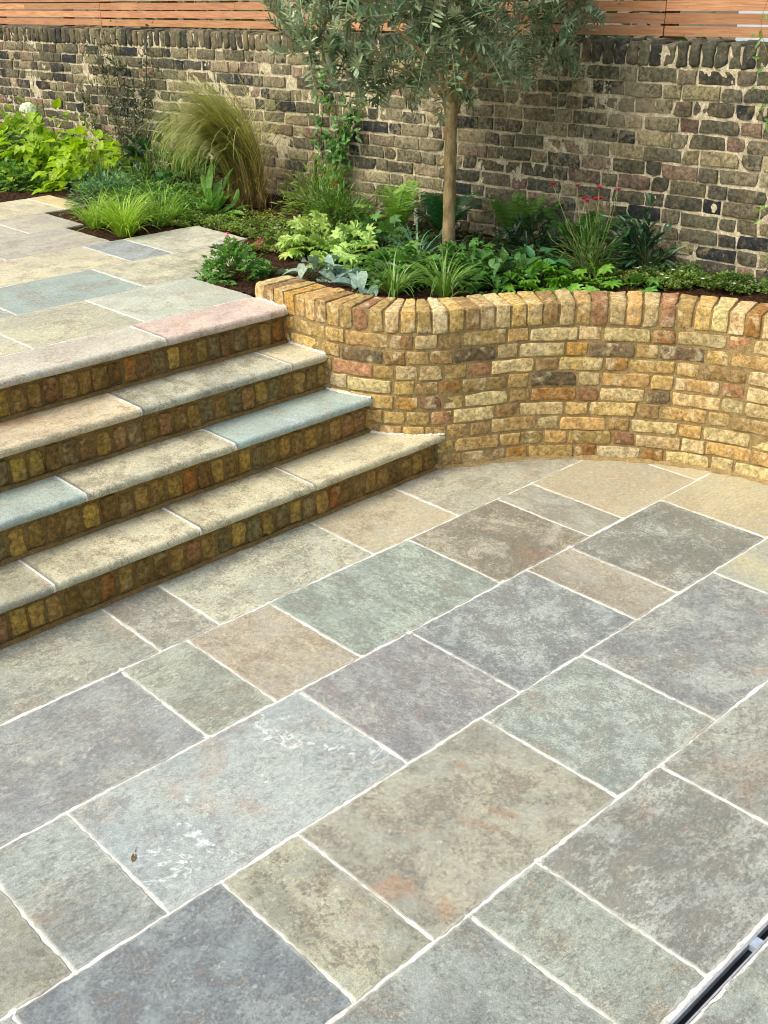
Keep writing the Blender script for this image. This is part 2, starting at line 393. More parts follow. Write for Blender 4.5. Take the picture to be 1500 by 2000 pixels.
for y0, y1, xs, cs in rows:
    for i in range(len(xs)-1):
        a, b, p = cs[min(i, len(cs)-1)]
        if y1 == YD and y0 == YE: yy0 = y0+.004
        else: yy0 = y0
        slab(acc, xs[i], xs[i+1], yy0, y1, 0, a, b, p, gain=1.12, kk=.42 if y0 < 2.9 else .2)
tag(acc.build('patio_paving', M['stone'], smooth=False), 'lower patio of mixed grey and buff sandstone slabs with pale joints', kind='structure')
acc = Acc(); sp = polypath([(-1.6, 0), (6, 0)])
def gsheet(acc, x0, x1, y0, y1, z, ds=.02, amp=.0009, cut=None):
    nx, ny = int((x1-x0)/ds)+2, int((y1-y0)/ds)+2
    X, Y = np.meshgrid(np.linspace(x0, x1, nx), np.linspace(y0, y1, ny), indexing='ij'); X = X.ravel(); Y = Y.ravel(); r = np.random.default_rng(3); n = 0*X
    for fq in (11, 31, 80, 150):
        for _ in range(3):
            th = r.uniform(0, 6.3); n += np.sin(fq*(np.cos(th)*X+np.sin(th)*Y)+r.uniform(0, 6.3))
    i = np.arange(nx*ny).reshape(nx, ny)
    acc.add(np.c_[X, Y, z+np.clip(n*amp/2, -.0012, .0009)], np.stack([i[:-1, :-1], i[1:, :-1], i[1:, 1:], i[:-1, 1:]], -1).reshape(-1, 4))
gsheet(acc, -1.6, 5.8, YE-.001, 3.47, -.0022)
gsheet(acc, -1.6, 5.8, -1.4, .834, -.0022)
rb_ = np.random.default_rng(9)
for y0, y1, xs, cs in rows:
    for x in xs:
        for yy, sg in ((y0, 1), (y1, -1)):
            if rb_.random() < .55 and -.5 < x < 4.3 and 3.4 > yy > .9:
                cx_, cy_ = x+rb_.normal(0, .004), yy+sg*rb_.uniform(-.002, .006); ra = rb_.uniform(.005, .011); t = np.arange(12)/12*2*np.pi
                rr_ = ra*rb_.uniform(.55, 1.4, 12)*(1+.5*abs(np.cos(t))); V = np.vstack([[cx_, cy_, .0022], np.c_[cx_+np.cos(t)*rr_, cy_+np.sin(t)*rr_, np.full(12, .0011)]])
                acc.add(V, np.array([(0, 1+i, 1+(i+1) % 12) for i in range(12)]))
    for _ in range(9):
        i = rb_.integers(1, len(xs)-1); x = xs[i]; yy = rb_.uniform(y0, y1)
        if y0 < .8: continue
        t = np.arange(10)/10*2*np.pi; ra = rb_.uniform(.003, .007); rr_ = ra*rb_.uniform(.5, 1.3, 10); V = np.vstack([[x, yy, .002], np.c_[x+np.cos(t)*rr_, yy+np.sin(t)*rr_*2, np.full(10, .0010)]])
        acc.add(V, np.array([(0, 1+i, 1+(i+1) % 10) for i in range(10)]))
tag(acc.build('patio_joints', M['grout'], smooth=True), 'pale grout between the patio slabs', kind='structure')

# ------------------------------------------------------------------ drain
dr = thing('drainage_channel', 'narrow black slot drain with galvanised edges across the near corner of the patio', 'drain', (0, .85, 0))
acc = Acc(); boxx(acc, -1.6, 4.4, .8345, .8395, -.05, .0015); boxx(acc, -1.6, 4.4, .8595, .8665, -.05, .0015)
acc.build('edge_strip', M['steel'], dr, False)
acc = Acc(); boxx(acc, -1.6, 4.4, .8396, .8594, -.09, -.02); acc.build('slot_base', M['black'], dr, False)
acc = Acc(); boxx(acc, 2.036, 2.072, .8397, .8593, -.018, .0006); acc.build('joint_clip', M['clip'], dr, False)
acc = Acc(); r_ = random.Random(5)
for k in range(46):   # smeared grout lumps along the drain
    x = r_.uniform(.6, 2.6); w = r_.uniform(.012, .045); t = np.linspace(0, 6.283, 9)[:-1]; s = 1 if r_.random() < .75 else 0
    yy = .867 if s else .834; hh = r_.uniform(.004, .014)
    V = [(x+w*math.cos(a)*r_.uniform(.7, 1), yy+(abs(math.sin(a)) if s else -abs(math.sin(a)))*hh, .0012) for a in t]+[(x, yy+(hh*.3 if s else -hh*.3), .0035)]
    acc.add(V, np.array([(i, (i+1) % 8, 8) for i in range(8)]))
boxx(acc, -1.6, 4.4, .8666, YE+.003, -.03, .0008)
acc.build('grout_smear', M['grout'], dr, False)

# ------------------------------------------------------------------ steps
R_ = .178; RY = [3.450, 3.7118, 3.9517, 4.2143]; OV = .027; TH = .04
steps = thing('garden_steps', 'flight of four stone steps with brick risers climbing to the upper terrace', 'steps', (2.4, 3.8, 0))
ENDX = [3.628, 3.408, 3.334, 3.315]
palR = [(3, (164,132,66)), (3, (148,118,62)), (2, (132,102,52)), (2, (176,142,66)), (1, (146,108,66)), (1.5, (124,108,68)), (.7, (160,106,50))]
for k in range(4):
    z0 = k*R_; y = RY[k]; z1 = (k+1)*R_-TH
    path = polypath([(-1.6, y), (ENDX[k]+.12, y)])
    a = Acc(); s = .01
    while s < path.L:
        w = random.uniform(.059, .069)
        zz = z0+.013+random.uniform(-.004, .006)
        brick(a, path, s, s+w, zz, min(z1-.004, zz+random.uniform(.103, .114)), -.05, .004+random.uniform(-.002, .002), pick(palR), n=(7, 5, 9), r=.012, amp=.003)
        s += w+random.uniform(.009, .015)
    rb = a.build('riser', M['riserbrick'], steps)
    a = Acc(); sheet(a, path, 0, path.L, z0-.01, z1+.01, -.004, .014, .0022, k)
    # mortar fillet at the foot of the riser
    xs = np.linspace(0, path.L, 120); wv = np.sin(xs*17)*.002+np.sin(xs*43)*.0015
    V = np.vstack([np.c_[xs, y-.008+0*xs-(.0), z0+.012+wv], np.c_[xs, y-.017+wv, z0+.0008+0*xs], np.c_[xs, y-.002+0*xs, z0+.014+wv]]); i = np.arange(119)
    a.add(V, [np.stack([120+i, 121+i, i+1, i], 1), np.stack([i, i+1, 241+i, 240+i], 1)])
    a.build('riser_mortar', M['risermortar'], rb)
def tread(x0, x1, y0, y1, z, a, b, par, right_open=False):
    acc = Acc(); g = .0035; x0 += g; x1 -= g
    r = np.random.default_rng(RNG.integers(1 << 30))
    prof = [(y1, -TH), (y1, -.002), (y1-.003, 0)]
    prof += [(y0+.02+.0, 0)]
    for t in np.linspace(0, math.pi, 10)[0:]:
        prof.append((y0+.018-math.sin(t)*.018, -.02+math.cos(t)*.02))
    prof += [(y0+.05, -TH)]
    nx = max(4, int((x1-x0)/.02)); xs = np.linspace(x0, x1, nx+1)
    V = []
    for x in xs:
        e = min(x-x0, x1-x); rr = .003*math.exp(-(e/.004)**2)
        w = .0012*math.sin(x*23+z*9)+.0009*math.sin(x*61)
        for j, (yy, dz) in enumerate(prof):
            if j > 2 and j < len(prof)-1: V.append((x, yy+w+(rr if dz < -.001 else 0), z+dz-(rr*.6 if dz > -.01 else 0)))
            else: V.append((x, yy, z+dz-(rr*.6 if dz > -.01 else 0)))
    n = len(prof); F = []
    i, j = np.meshgrid(np.arange(nx), np.arange(n-1), indexing='ij'); i = i.ravel(); j = j.ravel()
    F.append(np.stack([i*n+j, (i+1)*n+j, (i+1)*n+j+1, i*n+j+1], 1)[:, ::-1]); F.append(np.arange(n)[None, :]); F.append((nx*n+np.arange(n))[None, ::-1])
    acc.add(V, F, Col=lin(tone(a, .85, .0)), ColB=lin(tone(b, .75)), Par=(par[0], par[1], par[2], r.uniform(0, 9)), Rect=(x0-.2, x1+.2, y0-1, y1+.0))
    return acc
tre = [
 (0, [.05, .93, 1.552, 2.20, 2.795, ENDX[0]], [((172,166,142),(128,124,108),(.3,.1,0)),((180,174,148),(130,126,108),(.3,.2,0)),((198,190,160),(140,134,112),(.32,.1,0)),((198,190,158),(142,136,112),(.34,.1,0)),((206,196,162),(170,160,130),(.3,.1,0))]),
 (1, [.05, 1.1, 1.86, 2.585, ENDX[1]], [((170,176,170),(140,150,150),(.2,0,.1)),((164,176,168),(135,150,148),(.22,.0,.2)),((202,194,164),(142,136,116),(.42,.1,0)),((164,182,178),(140,160,160),(.15,0,.5))]),
 (2, [.05, 1.2, 2.285, 3.10, ENDX[2]], [((205,186,150),(170,150,120),(.25,.2,0)),((206,188,154),(176,156,128),(.28,.4,0)),((190,186,162),(132,130,114),(.45,.1,0)),((212,200,168),(176,166,138),(.3,.1,0))])]
tre = [(k, [-1.6, -.75]+xs, [cs[0]]*2+cs) for k, xs, cs in tre]
for k, xs, cs in tre:
    for i in range(len(xs)-1):
        a = tread(xs[i], xs[i+1], RY[k]-OV, RY[k+1]-.004, (k+1)*R_, *cs[i])
        a.build('tread_slab', M['stone'], steps, True)
# upper edge slabs with the same rounded nose
U = 4*R_
for x0, x1, c in ((-1.6, -.8, ((184,176,158),(158,152,138),(.2,.1,.1))), (-.8, .05, ((190,180,158),(158,152,138),(.2,.1,.1))), (.05, .95, ((184,176,158),(158,152,138),(.2,.1,.1))), (.95, 1.74, ((184,176,158),(158,152,138),(.2,.1,.1))), (1.74, 2.60, ((190,182,166),(160,152,140),(.22,.15,.25))), (2.60, ENDX[3]-.002, ((202,180,168),(176,150,142),(.25,.25,0)))):
    tread(x0, x1, RY[3]-OV, 4.478, U, *c).build('tread_slab', M['stone'], steps, True)
for k, xs in ((0, tre[0][1]), (1, tre[1][1]), (2, tre[2][1]), (3, [-1.6, -.8, .05, .95, 1.74, 2.60, ENDX[3]])):
    for x in xs[1:-1]:
        y0 = RY[k]-OV; y1 = RY[k+1]-.004 if k < 3 else 4.478; z = (k+1)*R_
        prof = [(y1, -.0015), (y0+.018, -.0012)]+[(y0+.018-math.sin(t)*.0172, -.02+math.cos(t)*.0188) for t in np.linspace(.15, math.pi, 8)]
        V = [(x+sx*.0048, yy, z+dz) for sx in (-1, 1) for yy, dz in prof]; n = len(prof); i = np.arange(n-1)
        a = Acc(); a.add(V, np.stack([i, n+i, n+i+1, i+1], 1)); a.build('joint_grout', M['grout'], steps)

# ------------------------------------------------------------------ upper terrace
acc = Acc()
up_rows = [
 (4.482, 5.03, [.2, .9, 1.5, 2.11, 2.68, 3.318], [((185,178,150),(150,146,126),(.25,.1,0))]*3+[((186,180,150),(150,148,128),(.3,.1,0)),((182,186,168),(158,160,146),(.22,.1,.1))]),
 (5.03, 5.575, [.4, 1.2, 1.7, 2.31, 3.035, 3.812], [((180,175,150),(150,146,126),(.25,.1,0))]*2+[((160,158,148),(135,138,132),(.3,.1,0)),((150,166,158),(126,142,138),(.25,0,.15)),((196,190,158),(150,146,124),(.4,.1,0))]),
 (5.575, 6.12, [.8, 1.6, 2.3, 3.29, 3.57, 4.118], [((180,175,150),(150,146,126),(.25,.1,0))]*2+[((198,188,154),(165,156,130),(.3,.15,0)),((150,156,160),(130,136,146),(.35,0,0)),((196,192,170),(158,156,140),(.4,.05,.2))]),
 (6.12, 6.69, [1.2, 2.1, 2.8, 3.49], [((176,168,152),(150,142,134),(.3,.1,0))]*3),
 (6.69, 7.24, [1.6, 2.5, 3.24, 3.63], [((180,172,152),(150,142,130),(.3,.1,0))]*3),
 (7.24, 7.81, [2.0, 2.9, 3.80, 3.99], [((200,188,154),(170,158,130),(.3,.15,0)), ((202,190,152),(170,158,130),(.3,.2,0)), ((212,186,130),(185,155,110),(.2,.3,0))])]
up_rows = [(y0, y1, [-1.6+(.25*j % .4), -.7+.1*j]+([] if xs[0] < 1 else [.3+.05*j])+xs, [cs[0]]*(2 if xs[0] < 1 else 3)+cs) for j, (y0, y1, xs, cs) in enumerate(up_rows)]
for y0, y1, xs, cs in up_rows:
    for i in range(len(xs)-1): slab(acc, xs[i], xs[i+1], y0, y1, U, *cs[i], thick=.035)
tag(acc.build('terrace_paving', M['stone'], smooth=False), 'upper terrace of pale sandstone slabs with stepped edge', kind='structure')
acc = Acc()
for y0, y1, xs, cs in up_rows: boxx(acc, xs[0], xs[-1]-.006, y0+.001, y1-.001 if y1 < 7.8 else y1-.006, U-.09, U-.0025)
tag(acc.build('terrace_joints', M['grout'], smooth=False), 'pale grout and bedding under the terrace slabs', kind='structure')

# ------------------------------------------------------------------ curved planter wall
PC = [(3.312, 4.445), (3.314, 4.15), (3.326, 3.93), (3.375, 3.74), (3.465, 3.575), (3.61, 3.44), (3.80, 3.335), (3.985, 3.225), (4.16, 3.07), (4.31, 2.88), (4.44, 2.67), (4.53, 2.44), (4.575, 2.2), (4.59, 1.9), (4.585, 1.5)]
pw = polypath(PC)
curv = np.abs(np.gradient(np.unwrap(np.arctan2(pw.T[:, 1], pw.T[:, 0])))/np.gradient(pw.S))
wall = thing('planter_wall', 'low curving wall of new yellow stock bricks with brick on edge coping', 'garden wall', (3.8, 3.4, 0))
palN = [(28, (206,184,130)), (28, (190,160,100)), (6, (182,142,74)), (4, (176,132,94)), (4, (150,114,80)), (1.5, (116,102,76)), (18, (174,146,92)), (5, (214,196,148)), (4, (156,118,64))]
a = Acc(); G = .075
for c in range(9):
    z = c*G+.006; s = -(.02, .17, .09, .21, .04, .15, .11, .19, .06)[c]; alt = c % 2
    while s < pw.L:
        kk = np.interp(max(0, s), pw.S, curv)
        L = .102 if (alt % 2 or (kk > 1.35 and s < 1.6)) else .215
        L *= random.uniform(.93, 1.03); alt += 1
        if s+L > .0:
            s0 = max(s, .0); zj = random.uniform(-.0025, .0025)
            brick(a, pw, s0, s+L, z+zj, z+zj+.063*random.uniform(.93, 1.03), -.05, .0032+random.uniform(-.0022, .0022), pick(palN), n=(11 if L > .15 else 8, 5, 7), r=.004, amp=.0018)
        s += L+random.uniform(.010, .016)
bk = a.build('brickwork', M['newbrick'], wall)
a = Acc(); sheet(a, pw, .004, pw.L, -.01, .682, -.0015, .012, .0018, 4); a.build('mortar', M['mortar'], bk)
a = Acc(); s = .0
while s < pw.L:
    w = random.uniform(.061, .068); zt = .787+random.uniform(-.003, .003)
    brick(a, pw, s, s+w, .682+random.uniform(-.002, .003), zt, -.212+random.uniform(-.004, .004), .0055+random.uniform(-.003, .003), pick(palN), n=(7, 13, 8), r=.0045, amp=.0019)
    s += w+random.uniform(.0085, .0125)
cp = a.build('coping', M['newbrick'], wall)
a = Acc(); sheet(a, pw, .003, pw.L, .67, .779, -.0005, .012, .0012, 5)
n = 260; ss = np.linspace(.003, pw.L, n); A1 = pw(ss, np.full(n, -.0005), np.full(n, .779)); A2 = pw(ss, np.full(n, -.205), np.full(n, .779)); A3 = pw(ss, np.full(n, -.205), np.full(n, .55)); i = np.arange(n-1)
a.add(np.vstack([A1, A2, A3]), [np.stack([i, i+1, n+i+1, n+i], 1), np.stack([n+i, n+i+1, 2*n+i+1, 2*n+i], 1)])
E_ = pw(np.full(4, .003), np.array([-.0005, -.205, -.205, -.0005]), np.array([.5, .5, .779, .779])); a.add(E_, np.array([[0, 1, 2, 3]]))
a.build('coping_mortar', M['mortar'], cp)

for k in range(4):   # pale grout bead where each tread meets the curved wall
    ya, yb = (RY[k]-OV+.008, RY[k+1]-.006) if k < 3 else (RY[3]-OV+.006, 4.44)
    s_a = np.interp(-yb, -pw.D[:, 1], pw.S); s_b = np.interp(-ya, -pw.D[:, 1], pw.S); n = 60; ss = np.linspace(s_a, s_b, n); wv = .0022*np.sin(ss*140+k)+.002*np.sin(ss*331)
    zt = (k+1)*R_; A1 = pw(ss, .001+0*ss, zt+.0075+wv*.6); A2 = pw(ss, .0095+wv, zt+.0045+wv*.4); A3 = pw(ss, .0135+wv, zt+.0006+0*ss); i = np.arange(n-1); a = Acc()
    a.add(np.vstack([A1, A2, A3]), [np.stack([i, i+1, n+i+1, n+i], 1)[:, ::-1], np.stack([n+i, n+i+1, 2*n+i+1, 2*n+i], 1)[:, ::-1]])
    a.build('grout_bead', M['grout'], steps)
a = Acc(); n = 300; ss = np.linspace(0, pw.L, n); wv = np.sin(ss*31)*.0018+np.sin(ss*77)*.0014
A1 = pw(ss, .0035+0*ss, .016+wv*2); A2 = pw(ss, .013+wv*2, .0035+0*ss); A3 = pw(ss, .019+wv*3, .0008+0*ss); i = np.arange(n-1)
a.add(np.vstack([A1, A2, A3]), [np.stack([i, i+1, n+i+1, n+i], 1)[:, ::-1], np.stack([n+i, n+i+1, 2*n+i+1, 2*n+i], 1)[:, ::-1]])
a.build('mortar_fillet', M['mortar'], bk)

# ------------------------------------------------------------------ old boundary wall
OW = [(5.22-.029*(12.6-2.8), 12.6), (5.22-.029*(1.2-2.8), 1.2)]
zo = lambda s: -.0137*((12.6-s)-2.8)
ow = polypath(OW, zo)
owall = thing('boundary_wall', 'tall old weathered stock brick wall with soot dark coping behind the beds', 'boundary wall', (5.1, 6, .6))
palO = [(24, (104,102,82)), (20, (124,119,95)), (16, (82,82,70)), (9, (50,54,56)), (7, (148,126,106)), (17, (160,150,116)), (4, (124,106,90))]
a = Acc(); top = 1.853-.118; GO = .0775
for c in range(15):
    z = top-(c+1)*GO+.006; s = 1.2-random.uniform(0, .3); alt = random.randint(0, 1)
    while s < ow.L:
        L = (.102 if alt % 2 else .215)*random.uniform(.9, 1.08); alt += 1
        if random.random() < .12: alt += 1
        zj = random.uniform(-.004, .004)
        brick(a, ow, s, s+L, z+zj, z+zj+.067*random.uniform(.92, 1.04), -.05, .004+random.uniform(-.005, .004), pick(palO), n=(9 if L > .15 else 7, 4, 6), r=.0042, amp=.0024)
        s += L+random.uniform(.008, .014)
bk = a.build('brickwork', M['oldbrick'], owall)
a = Acc(); sheet(a, ow, 1.0, ow.L, .45, top+.01, -.0034, .013, .0030, 8); a.build('mortar', M['oldmortar'], bk)
a = Acc(); s = 1.1
palC = [(4, (78,78,64)), (3, (96,92,72)), (2, (60,62,56)), (1.5, (116,108,84)), (.6, (112,90,70))]
while s < ow.L:
    w = random.uniform(.058, .07)
    brick(a, ow, s, s+w, top+.004+random.uniform(-.005, .004), 1.853+random.uniform(-.006, .006), -.21, .006+random.uniform(-.006, .005), pick(palC), n=(6, 9, 8), r=.012, amp=.0038)
    s += w+random.uniform(.006, .011)
cp = a.build('coping', M['oldcoping'], owall)
a = Acc(); sheet(a, ow, 1.05, ow.L, top-.005, 1.838, -.0035, .013, .0024, 9)
n = 200; ss = np.linspace(1.05, ow.L, n); A1 = ow(ss, np.full(n, -.001), np.full(n, 1.838)); A2 = ow(ss, np.full(n, -.2), np.full(n, 1.838)); A3 = ow(ss, np.full(n, -.2), np.full(n, .4)); i = np.arange(n-1)
a.add(np.vstack([A1, A2, A3]), [np.stack([i, i+1, n+i+1, n+i], 1), np.stack([n+i, n+i+1, 2*n+i+1, 2*n+i], 1)])
a.build('coping_mortar', M['oldmortar'], cp)

# ------------------------------------------------------------------ cedar fence above the wall
fence = thing('slatted_fence', 'horizontal cedar slat fence rising above the old brick wall', 'fence', (5.4, 6, 1.8))
def slats(s0, s1, name='slat_panel'):
    a = Acc()
    for k in range(9):
        z = 1.853+.012+k*.0605; base = lin(jit((192, 136, 88), .1)); cuts = [s0]
        while cuts[-1] < s1: cuts.append(cuts[-1]+random.uniform(1.6, 3.4))
        cuts[-1] = s1
        for i in range(len(cuts)-1):
            x0, x1 = cuts[i]+.0012, cuts[i+1]-.0012
            if x1-x0 < .05: continue
            c = (*lin(jit((190, 146, 106), .12)), random.uniform(0, 9)); zj = random.uniform(-.0015, .0015)
            for d0, d1, q0, q1 in ((-.262, -.242, z+zj, z+zj+.0495),):
                S = np.array([x0, x1]*4); D = np.array([d0, d0, d1, d1]*2); Z = np.array([q0]*4+[q1]*4)
                a.add(ow(S, D, Z), np.array([[0, 1, 3, 2], [4, 6, 7, 5], [2, 3, 7, 6], [0, 4, 5, 1], [0, 2, 6, 4], [1, 5, 7, 3]]), Col=c)
    return a.build(name, M['wood'], fence, False)
slats(.6, 3.597); slats(3.6, 6.6); slats(6.603, 9.0); slats(9.003, ow.L)
for s in (.7, 1.8, 3.0, 3.6, 4.5, 5.75, 6.6, 7.8, 9.0, 10.2, 11.3):
    a = Acc(); S = np.array([s-.035, s+.035]*4); D = np.array([-.33, -.33, -.2645, -.2645]*2); Z = np.array([1.3]*4+[2.4]*4)
    a.add(ow(S, D, Z), np.array([[0, 1, 3, 2], [4, 6, 7, 5], [2, 3, 7, 6], [0, 4, 5, 1], [0, 2, 6, 4], [1, 5, 7, 3]])); a.build('post', M['post'], fence, False)

# ------------------------------------------------------------------ ground and soil
acc = Acc(); X = [-40, 5.34, 5.36, 60]; Z = [-.07, -.07, .55, .55]
acc.add([(x, y, z) for x, z in zip(X, Z) for y in (-40, 60)], np.array([[0, 2, 3, 1], [2, 4, 5, 3], [4, 6, 7, 5]]))
tag(acc.build('ground', M['ground'], smooth=False), 'bare earth around the garden', kind='structure')
fy = np.array([p[1] for p in pw.D])[::-1]; fx = np.array([p[0] for p in pw.D])[::-1]
def facex(y): return np.interp(y, fy, fx)
nz_ = np.random.default_rng(21); SW = [(fq*nz_.uniform(.7, 1.3), nz_.uniform(0, 6.3), nz_.uniform(0, 6.3), am) for fq, am in ((1.5, .008), (3, .006), (9, .006), (22, .006), (48, .005), (90, .004), (150, .003)) for _ in range(3)]
def soilz(x, y):
    n = 0
    for fq, th, ph, am in SW: n = n+am*.5*np.sin(fq*(np.cos(th)*x+np.sin(th)*y)+ph)
    return .703+.025*np.clip((x-4.2)/1., 0, 1)+n
acc = Acc(); xs = np.arange(1.6, 5.24, .016); ys = np.arange(1.3, 12.4, .02)
XX, YY = np.meshgrid(xs, ys, indexing='ij'); ZZ = soilz(XX, YY)
rect = np.zeros_like(XX, bool); edge = np.full_like(XX, 9.)
for y0, y1, x_, _ in up_rows:
    rect |= (XX < x_[-1]-.022) & (YY > y0+.022) & (YY < y1-.024)
    near = np.maximum(np.maximum(XX-x_[-1], y0-YY), YY-y1); edge = np.minimum(edge, near)
ZZ = np.where(edge < .12, np.clip(ZZ, .701-np.maximum(edge, 0)*.1, .7035+np.maximum(edge, 0)*.2), ZZ)
ZZ = np.where(rect, .6, ZZ)
i = np.arange(XX.size).reshape(XX.shape); F = np.stack([i[:-1, :-1], i[1:, :-1], i[1:, 1:], i[:-1, 1:]], -1)
cx = XX[:-1, :-1]; cy = YY[:-1, :-1]
keep = np.where(cy < 4.44, cx > facex(cy)+.14, (cy > 4.47) | (cx > 3.4)) & ((cy > 4.6) | (cx > 3.33)) & ~((cx < 3.2) & (cy < 6.5))
acc.add(np.c_[XX.ravel(), YY.ravel(), ZZ.ravel()], F[keep])
tag(acc.build('soil', M['soil']), 'dark soil of the planting beds', kind='structure')

# ------------------------------------------------------------------ foliage
def nrm(v): return v/np.maximum(np.linalg.norm(v, axis=-1, keepdims=True), 1e-9)
def leaf_t(kind):
    """template: x across (half width 1), y along 0..1, z fold/curl; strips of quads or a fan"""
    if kind in ('lance', 'ovate', 'heart', 'oval'):
        ys = {'lance': [0, .18, .45, .75, 1], 'ovate': [0, .12, .38, .7, 1], 'heart': [-.06, .1, .4, .72, 1], 'oval': [0, .15, .5, .82, 1]}[kind]
        ws = {'lance': [.08, .75, 1, .7, 0], 'ovate': [.1, .85, 1, .55, 0], 'heart': [.35, 1, .95, .5, 0], 'oval': [.1, .7, 1, .75, .05]}[kind]
        V = []
        for y, w in zip(ys, ws):
            dz = -.22*y*y
            V += [(-w, y, .22*w+dz), (0, y if y >= 0 else .08, dz), (w, y, .22*w+dz)]
        F = []
        for i in range(4):
            for j in (0, 1): F.append((3*i+j, 3*i+j+1, 3*i+j+4, 3*i+j+3))
        return np.array(V, float), np.array(F)
    if kind.startswith('lobed'):
        n = int(kind[5:] or 5); V = [(0, .42, .0)]; k = 0
        for i in range(n):
            a0 = -2.45+4.9*(i+.5)/n; half = 4.9/n/2
            for da, rr, zz in ((-.8*half, .62, .02), (-.38*half, .93, -.02), (0, 1.08, -.14), (.38*half, .93, -.02), (.8*half, .62, .02)):
                an = a0+da; V.append((math.sin(an)*rr*1., .42+math.cos(an)*rr*.58, zz+.05))
        V.append((0, .02, 0)); m = len(V); R = list(range(1, m))
        return np.array(V, float), np.array([(0, R[i+1], R[i]) for i in range(len(R)-1)]+[(0, R[0], R[-1])])
    if kind == 'disc':
        V = [(0, .5, .1)]+[(math.sin(a)*.98, .5+.5*math.cos(a), 0) for a in np.linspace(0, 6.283, 8)[:-1]]
        return np.array(V, float), np.array([(0, 1+(i+1) % 7, 1+i) for i in range(7)])
_LT = {}
def leaves(acc, kind, pos, dirv, up, L, W, col, colvar=.15, rng=RNG):
    if kind not in _LT: _LT[kind] = leaf_t(kind)
    T, F = _LT[kind]; n = len(pos); pos = np.asarray(pos, float)
    y = nrm(np.asarray(dirv, float)); x = nrm(np.cross(y, np.asarray(up, float))); z = np.cross(x, y)
    L = np.broadcast_to(L, n)[:, None, None]; W = np.broadcast_to(W, n)[:, None, None]
    cz = rng.uniform(.4, 1.6, n)[:, None, None]
    V = pos[:, None]+x[:, None]*T[None, :, 0:1]*W*.5+y[:, None]*T[None, :, 1:2]*L+z[:, None]*T[None, :, 2:3]*W*cz
    m = len(T); FF = (F[None]+(np.arange(n)*m)[:, None, None]).reshape(-1, F.shape[1])
    col = np.broadcast_to(np.asarray(col, float), (n, 3)); k = rng.uniform(1-colvar, 1+colvar, (n, 1)); h = rng.normal(0, colvar*.35, (n, 1))
    c = col*k*np.hstack([1+h, 1+0*h, 1-h]); c = np.clip(c, 0, 1)
    acc.add(V.reshape(-1, 3), FF, Col=np.repeat(c, m, 0))

def blades(acc, pos, az, L, W, el0, droop, c0, c1, seg=7, pw_=1.5, colvar=.15, wtaper=.8, rng=RNG):
    n = len(pos); pos = np.asarray(pos, float); t = np.linspace(0, 1, seg+1)
    L = np.broadcast_to(L, n)*1.; W = np.broadcast_to(W, n)*1.; el0 = np.broadcast_to(el0, n); droop = np.broadcast_to(droop, n)
    el = el0[:, None]-droop[:, None]*t[None]**pw_
    aa = az[:, None]+rng.normal(0, .12, (n, 1))*t[None]*2
    st = L[:, None]/seg; dx = np.cos(el)*np.cos(aa)*st; dy = np.cos(el)*np.sin(aa)*st; dz = np.sin(el)*st
    P = np.stack([np.cumsum(q, 1)-q for q in (dx, dy, dz)], -1)+pos[:, None]
    tw = rng.normal(0, .5, (n, 1)); sx = np.stack([-np.sin(aa+tw), np.cos(aa+tw), 0*aa], -1)
    w = W[:, None]*np.where(t < .15, .6+t*2.6, 1-((t-.15)/.85)**2*wtaper-.02)[None]; w = np.maximum(w, .0004)
    A = P-sx*w[..., None]/2; B = P+sx*w[..., None]/2; V = np.stack([A, B], 2).reshape(-1, 3)
    i = np.arange(seg); F = np.stack([2*i, 2*i+1, 2*i+3, 2*i+2], 1); FF = (F[None]+(np.arange(n)*2*(seg+1))[:, None, None]).reshape(-1, 4)
    k = rng.uniform(1-colvar, 1+colvar, (n, 1, 1)); c = (np.array(c0)[None, None]*(1-t)[None, :, None]+np.array(c1)[None, None]*t[None, :, None])*k
    acc.add(V, FF, Col=np.clip(np.repeat(c, 2, 1).reshape(-1, 3), 0, 1))
    return P

def tube(acc, P, R, n=6, col=(.3, .25, .15)):
    P = np.asarray(P, float); R = np.broadcast_to(R, len(P)); T = nrm(np.gradient(P, axis=0))
    ref = np.array([0, 0, 1.]) if abs(T[0][2]) < .9 else np.array([1., 0, 0]); x = nrm(np.cross(T, ref)); y = np.cross(T, x)
    a = np.arange(n)/n*2*np.pi
    V = P[:, None]+(x[:, None]*np.cos(a)[None, :, None]+y[:, None]*np.sin(a)[None, :, None])*R[:, None, None]
    i, j = np.meshgrid(np.arange(len(P)-1), np.arange(n), indexing='ij'); i = i.ravel(); j = j.ravel(); j2 = (j+1) % n
    acc.add(V.reshape(-1, 3), [np.stack([i*n+j, i*n+j2, (i+1)*n+j2, (i+1)*n+j], 1), np.arange(n)[None, ::-1], ((len(P)-1)*n+np.arange(n))[None]], Col=col)

def gz(x, y): return float(soilz(np.array(x), np.array(y)))
def root(name, x, y, label, cat, group=None, z=None): return thing(name, label, cat, (x, y, gz(x, y) if z is None else z), group)

